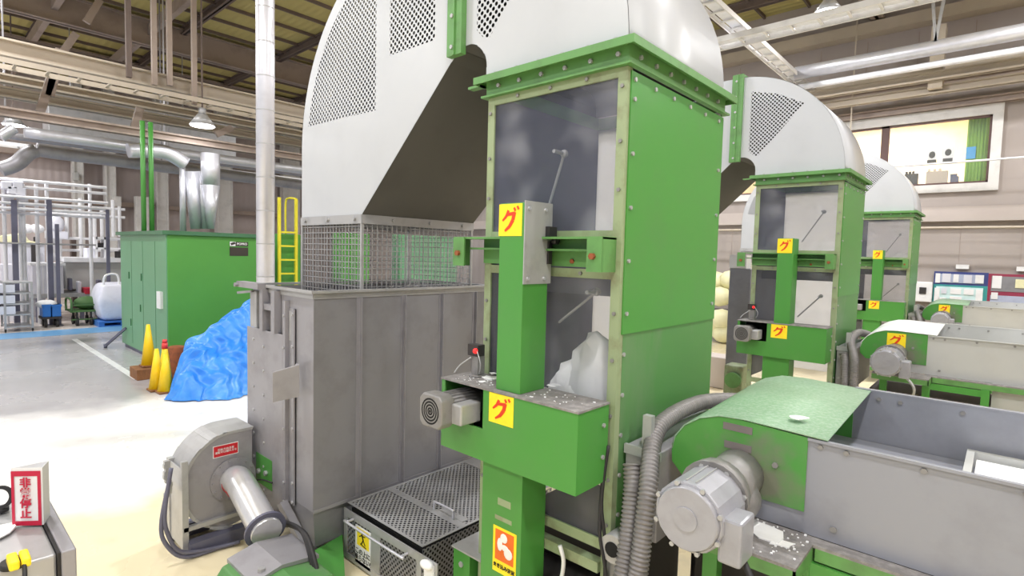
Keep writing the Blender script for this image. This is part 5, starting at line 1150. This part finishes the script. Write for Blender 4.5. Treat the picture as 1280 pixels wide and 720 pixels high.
# bulk bag on blue pallet
a, b_ = atX(128, 350, -20.2), atX(158, 400, -20.2); cyb = (a.y+b_.y)/2+.2
mb = MB(); mb.box(-21.3, -20.1, cyb-.62, cyb+.62, .11, .16); mb.box(-21.3, -20.1, cyb-.62, cyb+.62, 0, .03)
for y in (-.55, 0, .55): mb.box(-21.3, -20.1, cyb+y-.07, cyb+y+.07, .03, .11)
single('blue_pallet', mb, 'plastic_blue', 'blue plastic pallet under the white bulk bag', 'pallet', (-20.7, cyb, 0))
B = Thing('bulk_bag', 'big white bulk bag on a blue pallet left of the green cabinet', 'bag', (-20.7, cyb, .16)); zt = a.z
mb = MB(); mb.box(-21.25, -20.15, cyb-.58, cyb+.58, .165, zt-.12)
bmesh.ops.subdivide_edges(mb.bm, edges=mb.bm.edges[:], cuts=4, use_grid_fill=True)
for v in mb.bm.verts:
    d = Vector((v.co.x+20.7, v.co.y-cyb)); t = math.sin(PI*min(1, max(0, (v.co.z-.16)/(zt-.28))))
    v.co.x = -20.7+d.x*(.86+.22*t)+random.uniform(-.02, .02); v.co.y = cyb+d.y*(.86+.22*t)+random.uniform(-.02, .02)
    if v.co.z > .2: v.co.z += random.uniform(-.02, .02)
B.part('bag_body', mb, 'bag_white', sub=2)
mb = MB()
for s_ in (-1, 1): mb.tube([(-20.3, cyb+s_*.45, zt-.2), (-20.3, cyb+s_*.4, zt+.12), (-20.35, cyb+s_*.1, zt+.15), (-20.3, cyb+s_*.05, zt-.2)], .03, 8)
B.part('lifting_loops', mb, 'foam_white')
# more white pipework and fittings over the bench
R2 = Thing('white_manifold', 'white pipe manifold rising above the bench left of the green cabinet', 'pipes', (-24.85, 3.5, 2))
for px, y0_, y1_ in ((66, 272, 326), (70, 285, 326), (74, 272, 326), (83, 262, 300), (100, 248, 322), (118, 270, 300), (127, 262, 330), (141, 250, 296), (149, 258, 296)):
    p, q = atX(px, y0_, -24.85), atX(px, y1_, -24.85); mb = MB(); mb.cyl(p, (p.x, p.y, q.z), .06, 8); R2.part('riser', mb, 'white_pipe')
for py in (262, 272, 300, 314): p, q = atX(64, py, -24.85), atX(156, py, -24.85); mb = MB(); mb.cyl((-24.85, p.y, q.z), (-24.85, q.y, q.z), .05, 8); R2.part('header_pipe', mb, 'white_pipe')
p = atX(70, 280, -24.5); mb = MB(); mb.sphere((p.x, p.y, p.z), .3, .5, .8, 1, 12); mb.box(p.x-.1, p.x+.1, p.y-.3, p.y+.3, p.z-.5, p.z-.25); R2.parts('valve_head', mb, 'machine_white')
for (x0_, y0_, x1_, y1_, m_, l_) in ((43, 296, 50, 312, 'dark_machine', 'dark control panel between the rack posts'), (89, 296, 96, 322, 'beam_dark', 'dark brown door panel beyond the bench, left of the white column'), (20, 312, 26, 335, 'rust', 'rusty yellow gas bottle between the rack posts')):
    boxpx('switch_cabinet' if 'control' in l_ else 'door_panel' if 'door' in l_ else 'monitor' if 'monitor' in l_ else 'gas_bottle', x0_, y0_, x1_, y1_, -25.3, .3, m_, l_, 'equipment', floor=True)
for i, (px, py) in enumerate(((52, 352), (60, 350), (86, 348), (97, 352), (122, 350))):
    p = atX(px, py+16, -22.5); boxpx('bench_tool', px, py, px+5, py+15, -22.35, .3, 'machine_white' if i % 2 else 'slate_post', ['pale', 'slate', 'second pale', 'second slate', 'third pale'][i]+' small machine fitting standing on the long steel bench', 'fitting', group='fittings on the bench')
# wire rack trolley at far left
T = Thing('wire_trolley', 'tall chrome trolley with drawers at the left image edge', 'trolley', tuple(atZ(22, 414, 0)))
a, b_ = atX(5, 352, -20.3), atX(41, 416, -20.3)
ts = []
for y in (a.y, b_.y):
    for x in (-21.1, -20.3): mb = MB(); mb.bar((x, y, .08), (x, y, atX(38, 352, -20.3).z), .05); T.part('upright', mb, 'steel_light')
mb = MB()
for z in (.12, .45, .75, 1.05, 1.35): mb.box(-21.1, -20.3, a.y, b_.y, z, z+.04)
T.part('shelves', mb, 'steel_light')
mb = MB()
for z in (.5, .8, 1.1): mb.box(-21.05, -20.28, a.y-1.2, b_.y-.35, z, z+.22)
T.part('drawers', mb, 'machine_white')
for y in (a.y, b_.y): mb = MB(); mb.cyl((-20.3, y-.02, .05), (-20.3, y+.02, .05), .05, 10); T.part('caster', mb, 'black_rubber')
boxpx('grey_cabinet', 0, 330, 18, 380, -23.0, .5, 'machine_white', 'pale grey cabinet behind the chrome trolley at far left', 'cabinet', floor=True)
boxpx('electric_box', 92, 215, 99, 226, -30.9, .3, 'conveyor_beige', 'grey electric panel high on the first wall column', 'panel')
for px0, px1, lab in ((143, 152, 'left'), (170, 187, 'right')):
    boxpx('wall_box', px0, 245, px1, 258 if px0 < 160 else 300, -30.8, .4, 'white_post', 'white electric box high on the left wall, %s of the two' % lab, 'box', group='wall electric boxes')

# ================================================================== BACK WALL, RIGHT
def toolboard(px0, px1, py0, py1, mid, m1, m2, face1, face2, label, items):
    Y = 17.9; a, b_ = atY(px0, py0, Y), atY(px1, py1, Y); T = Thing('tool_board', label, 'notice board', ((a.x+b_.x)/2, Y, b_.z), 'wall boards')
    zm = a.z+(b_.z-a.z)*mid
    mb = MB(); mb.box(a.x, b_.x, Y, Y+.04, zm, a.z); T.part('upper_frame', mb, m1)
    mb = MB(); mb.box(a.x, b_.x, Y, Y+.04, b_.z, zm); T.part('lower_frame', mb, m2)
    mb = MB(); mb.box(a.x+.06, b_.x-.08, Y-.01, Y, zm+.05, a.z-.06); T.part('upper_face', mb, face1)
    mb = MB(); mb.box(a.x+.06, b_.x-.08, Y-.01, Y, b_.z+.05, zm-.05); T.part('lower_face', mb, face2)
    W = b_.x-a.x; Hh = a.z-b_.z
    for (u, v, w_, h_, mt) in items:
        mb = MB(); mb.box(a.x+W*u, a.x+W*(u+w_), Y-.03, Y-.01, a.z-Hh*(v+h_), a.z-Hh*v); T.part('posted_card', mb, mt)
    mb = MB(); mb.box(a.x+W*.4, a.x+W*.64, Y, Y+.05, a.z+.08, a.z+.19); T.part('name_strip', mb, 'sticker_white')
toolboard(1168, 1232, 339, 392, .33, 'board_navy', 'board_teal', 'board_face', 'board_mint', 'navy and teal framed board of white cards on the back wall',
          [(.03, .05, .09, .24, 'sticker_white'), (.16, .05, .16, .22, 'machine_white'), (.37, .06, .1, .2, 'sticker_white'), (.56, .07, .15, .2, 'machine_white'), (.77, .06, .15, .2, 'sticker_white'),
           (.03, .42, .1, .5, 'sticker_white'), (.16, .42, .1, .14, 'machine_white'), (.33, .42, .2, .14, 'sticker_white'), (.58, .42, .18, .14, 'sticker_white'), (.8, .42, .12, .3, 'sticker_white'), (.12, .66, .14, .22, 'sticker_white'), (.33, .62, .22, .26, 'sticker_white'), (.6, .68, .2, .16, 'machine_white')])
toolboard(1236, 1320, 342, 396, .5, 'board_maroon', 'board_maroon', 'steel_side', 'board_face', 'maroon framed board with a red and a black square at the right edge',
          [(.06, .05, .14, .32, 'sticker_white'), (.06, .48, .1, .17, 'sticker_white'), (.05, .74, .12, .2, 'sticker_white'), (.22, .74, .11, .2, 'tag_red'), (.38, .74, .13, .2, 'letter_black'), (.4, .12, .14, .22, 'cream_plastic')])
# white wall box left of boards
a = atY(1144, 352, 17.8); b_ = atY(1164, 378, 17.8)
T = Thing('wall_unit', 'white wall unit with a dark socket left of the navy framed board', 'wall unit', ((a.x+b_.x)/2, 17.8, b_.z)); mb = MB(); mb.box(a.x, b_.x, 17.8, 18, b_.z, a.z); T.part('unit_body', mb, 'sticker_white', bevel=.02)
mb = MB(); mb.box(a.x+.1, b_.x-.12, 17.78, 17.8, (a.z+b_.z)/2-.05, (a.z+b_.z)/2+.12); T.part('socket', mb, 'dark_machine')
# things between tower 1 and tower 2
X3 = -5.6
a = atY(912, 335, 9.4); b_ = atY(933, 460, 9.4)
T = Thing('switch_column', 'grey upright switch column in the gap between the first two towers', 'column', ((a.x+b_.x)/2, 9.5, 0))
mb = MB(); mb.box(a.x, b_.x, 9.4, 9.7, 0, a.z); T.part('column_body', mb, 'conveyor_grey', bevel=.02)
mb = MB(); c_ = atY(914, 320, 9.4); mb.box(a.x, a.x+.28, 9.38, 9.6, a.z, c_.z+.02); T.part('white_cap', mb, 'sticker_white')
a = atY(888, 393, 14); b_ = atY(912, 460, 14)
mb = MB(); rnd = random.Random(5); cc_ = atY(903, 425, 16.6)
T = Thing('crumpled_sacks', 'pile of crumpled cream sacks behind the gap between the first two towers', 'sacks', (cc_.x, 16.6, 0))
for i in range(16): mb.sphere((cc_.x-.8+rnd.random()*1.5, 16.3+rnd.random()*.6, .3+rnd.random()*2.0), .38, 1, .8, .8, 10)
T.part('sack_pile', mb, 'cream_plastic')
a = atY(886, 445, 10.5); b_ = atY(905, 500, 10.5); mb = MB(); mb.box(a.x-.3, b_.x, 10.5, 11, 0, a.z); single('beige_bin', mb, 'wall_panel', 'beige steel bin low in the gap between the first two towers', 'bin', ((a.x+b_.x)/2, 10.7, 0), bevel=.02)
a = atY(905, 455, 8.6); b_ = atY(930, 500, 8.6)
T = Thing('pale_gearbox', 'pale green gearbox low in the gap between the first two towers', 'gearbox', ((a.x+b_.x)/2, 8.7, 0)); mb = MB(); mb.box(a.x, b_.x-.05, 8.6, 8.9, 0, a.z); T.part('gear_case', mb, 'olive_frame', bevel=.03)
mb = MB(); q = (a.x+b_.x)/2; mb.cyl((q, 8.52, a.z-.22), (q, 8.6, a.z-.22), .12, 18); T.part('gear_hub', mb, 'green_flange')
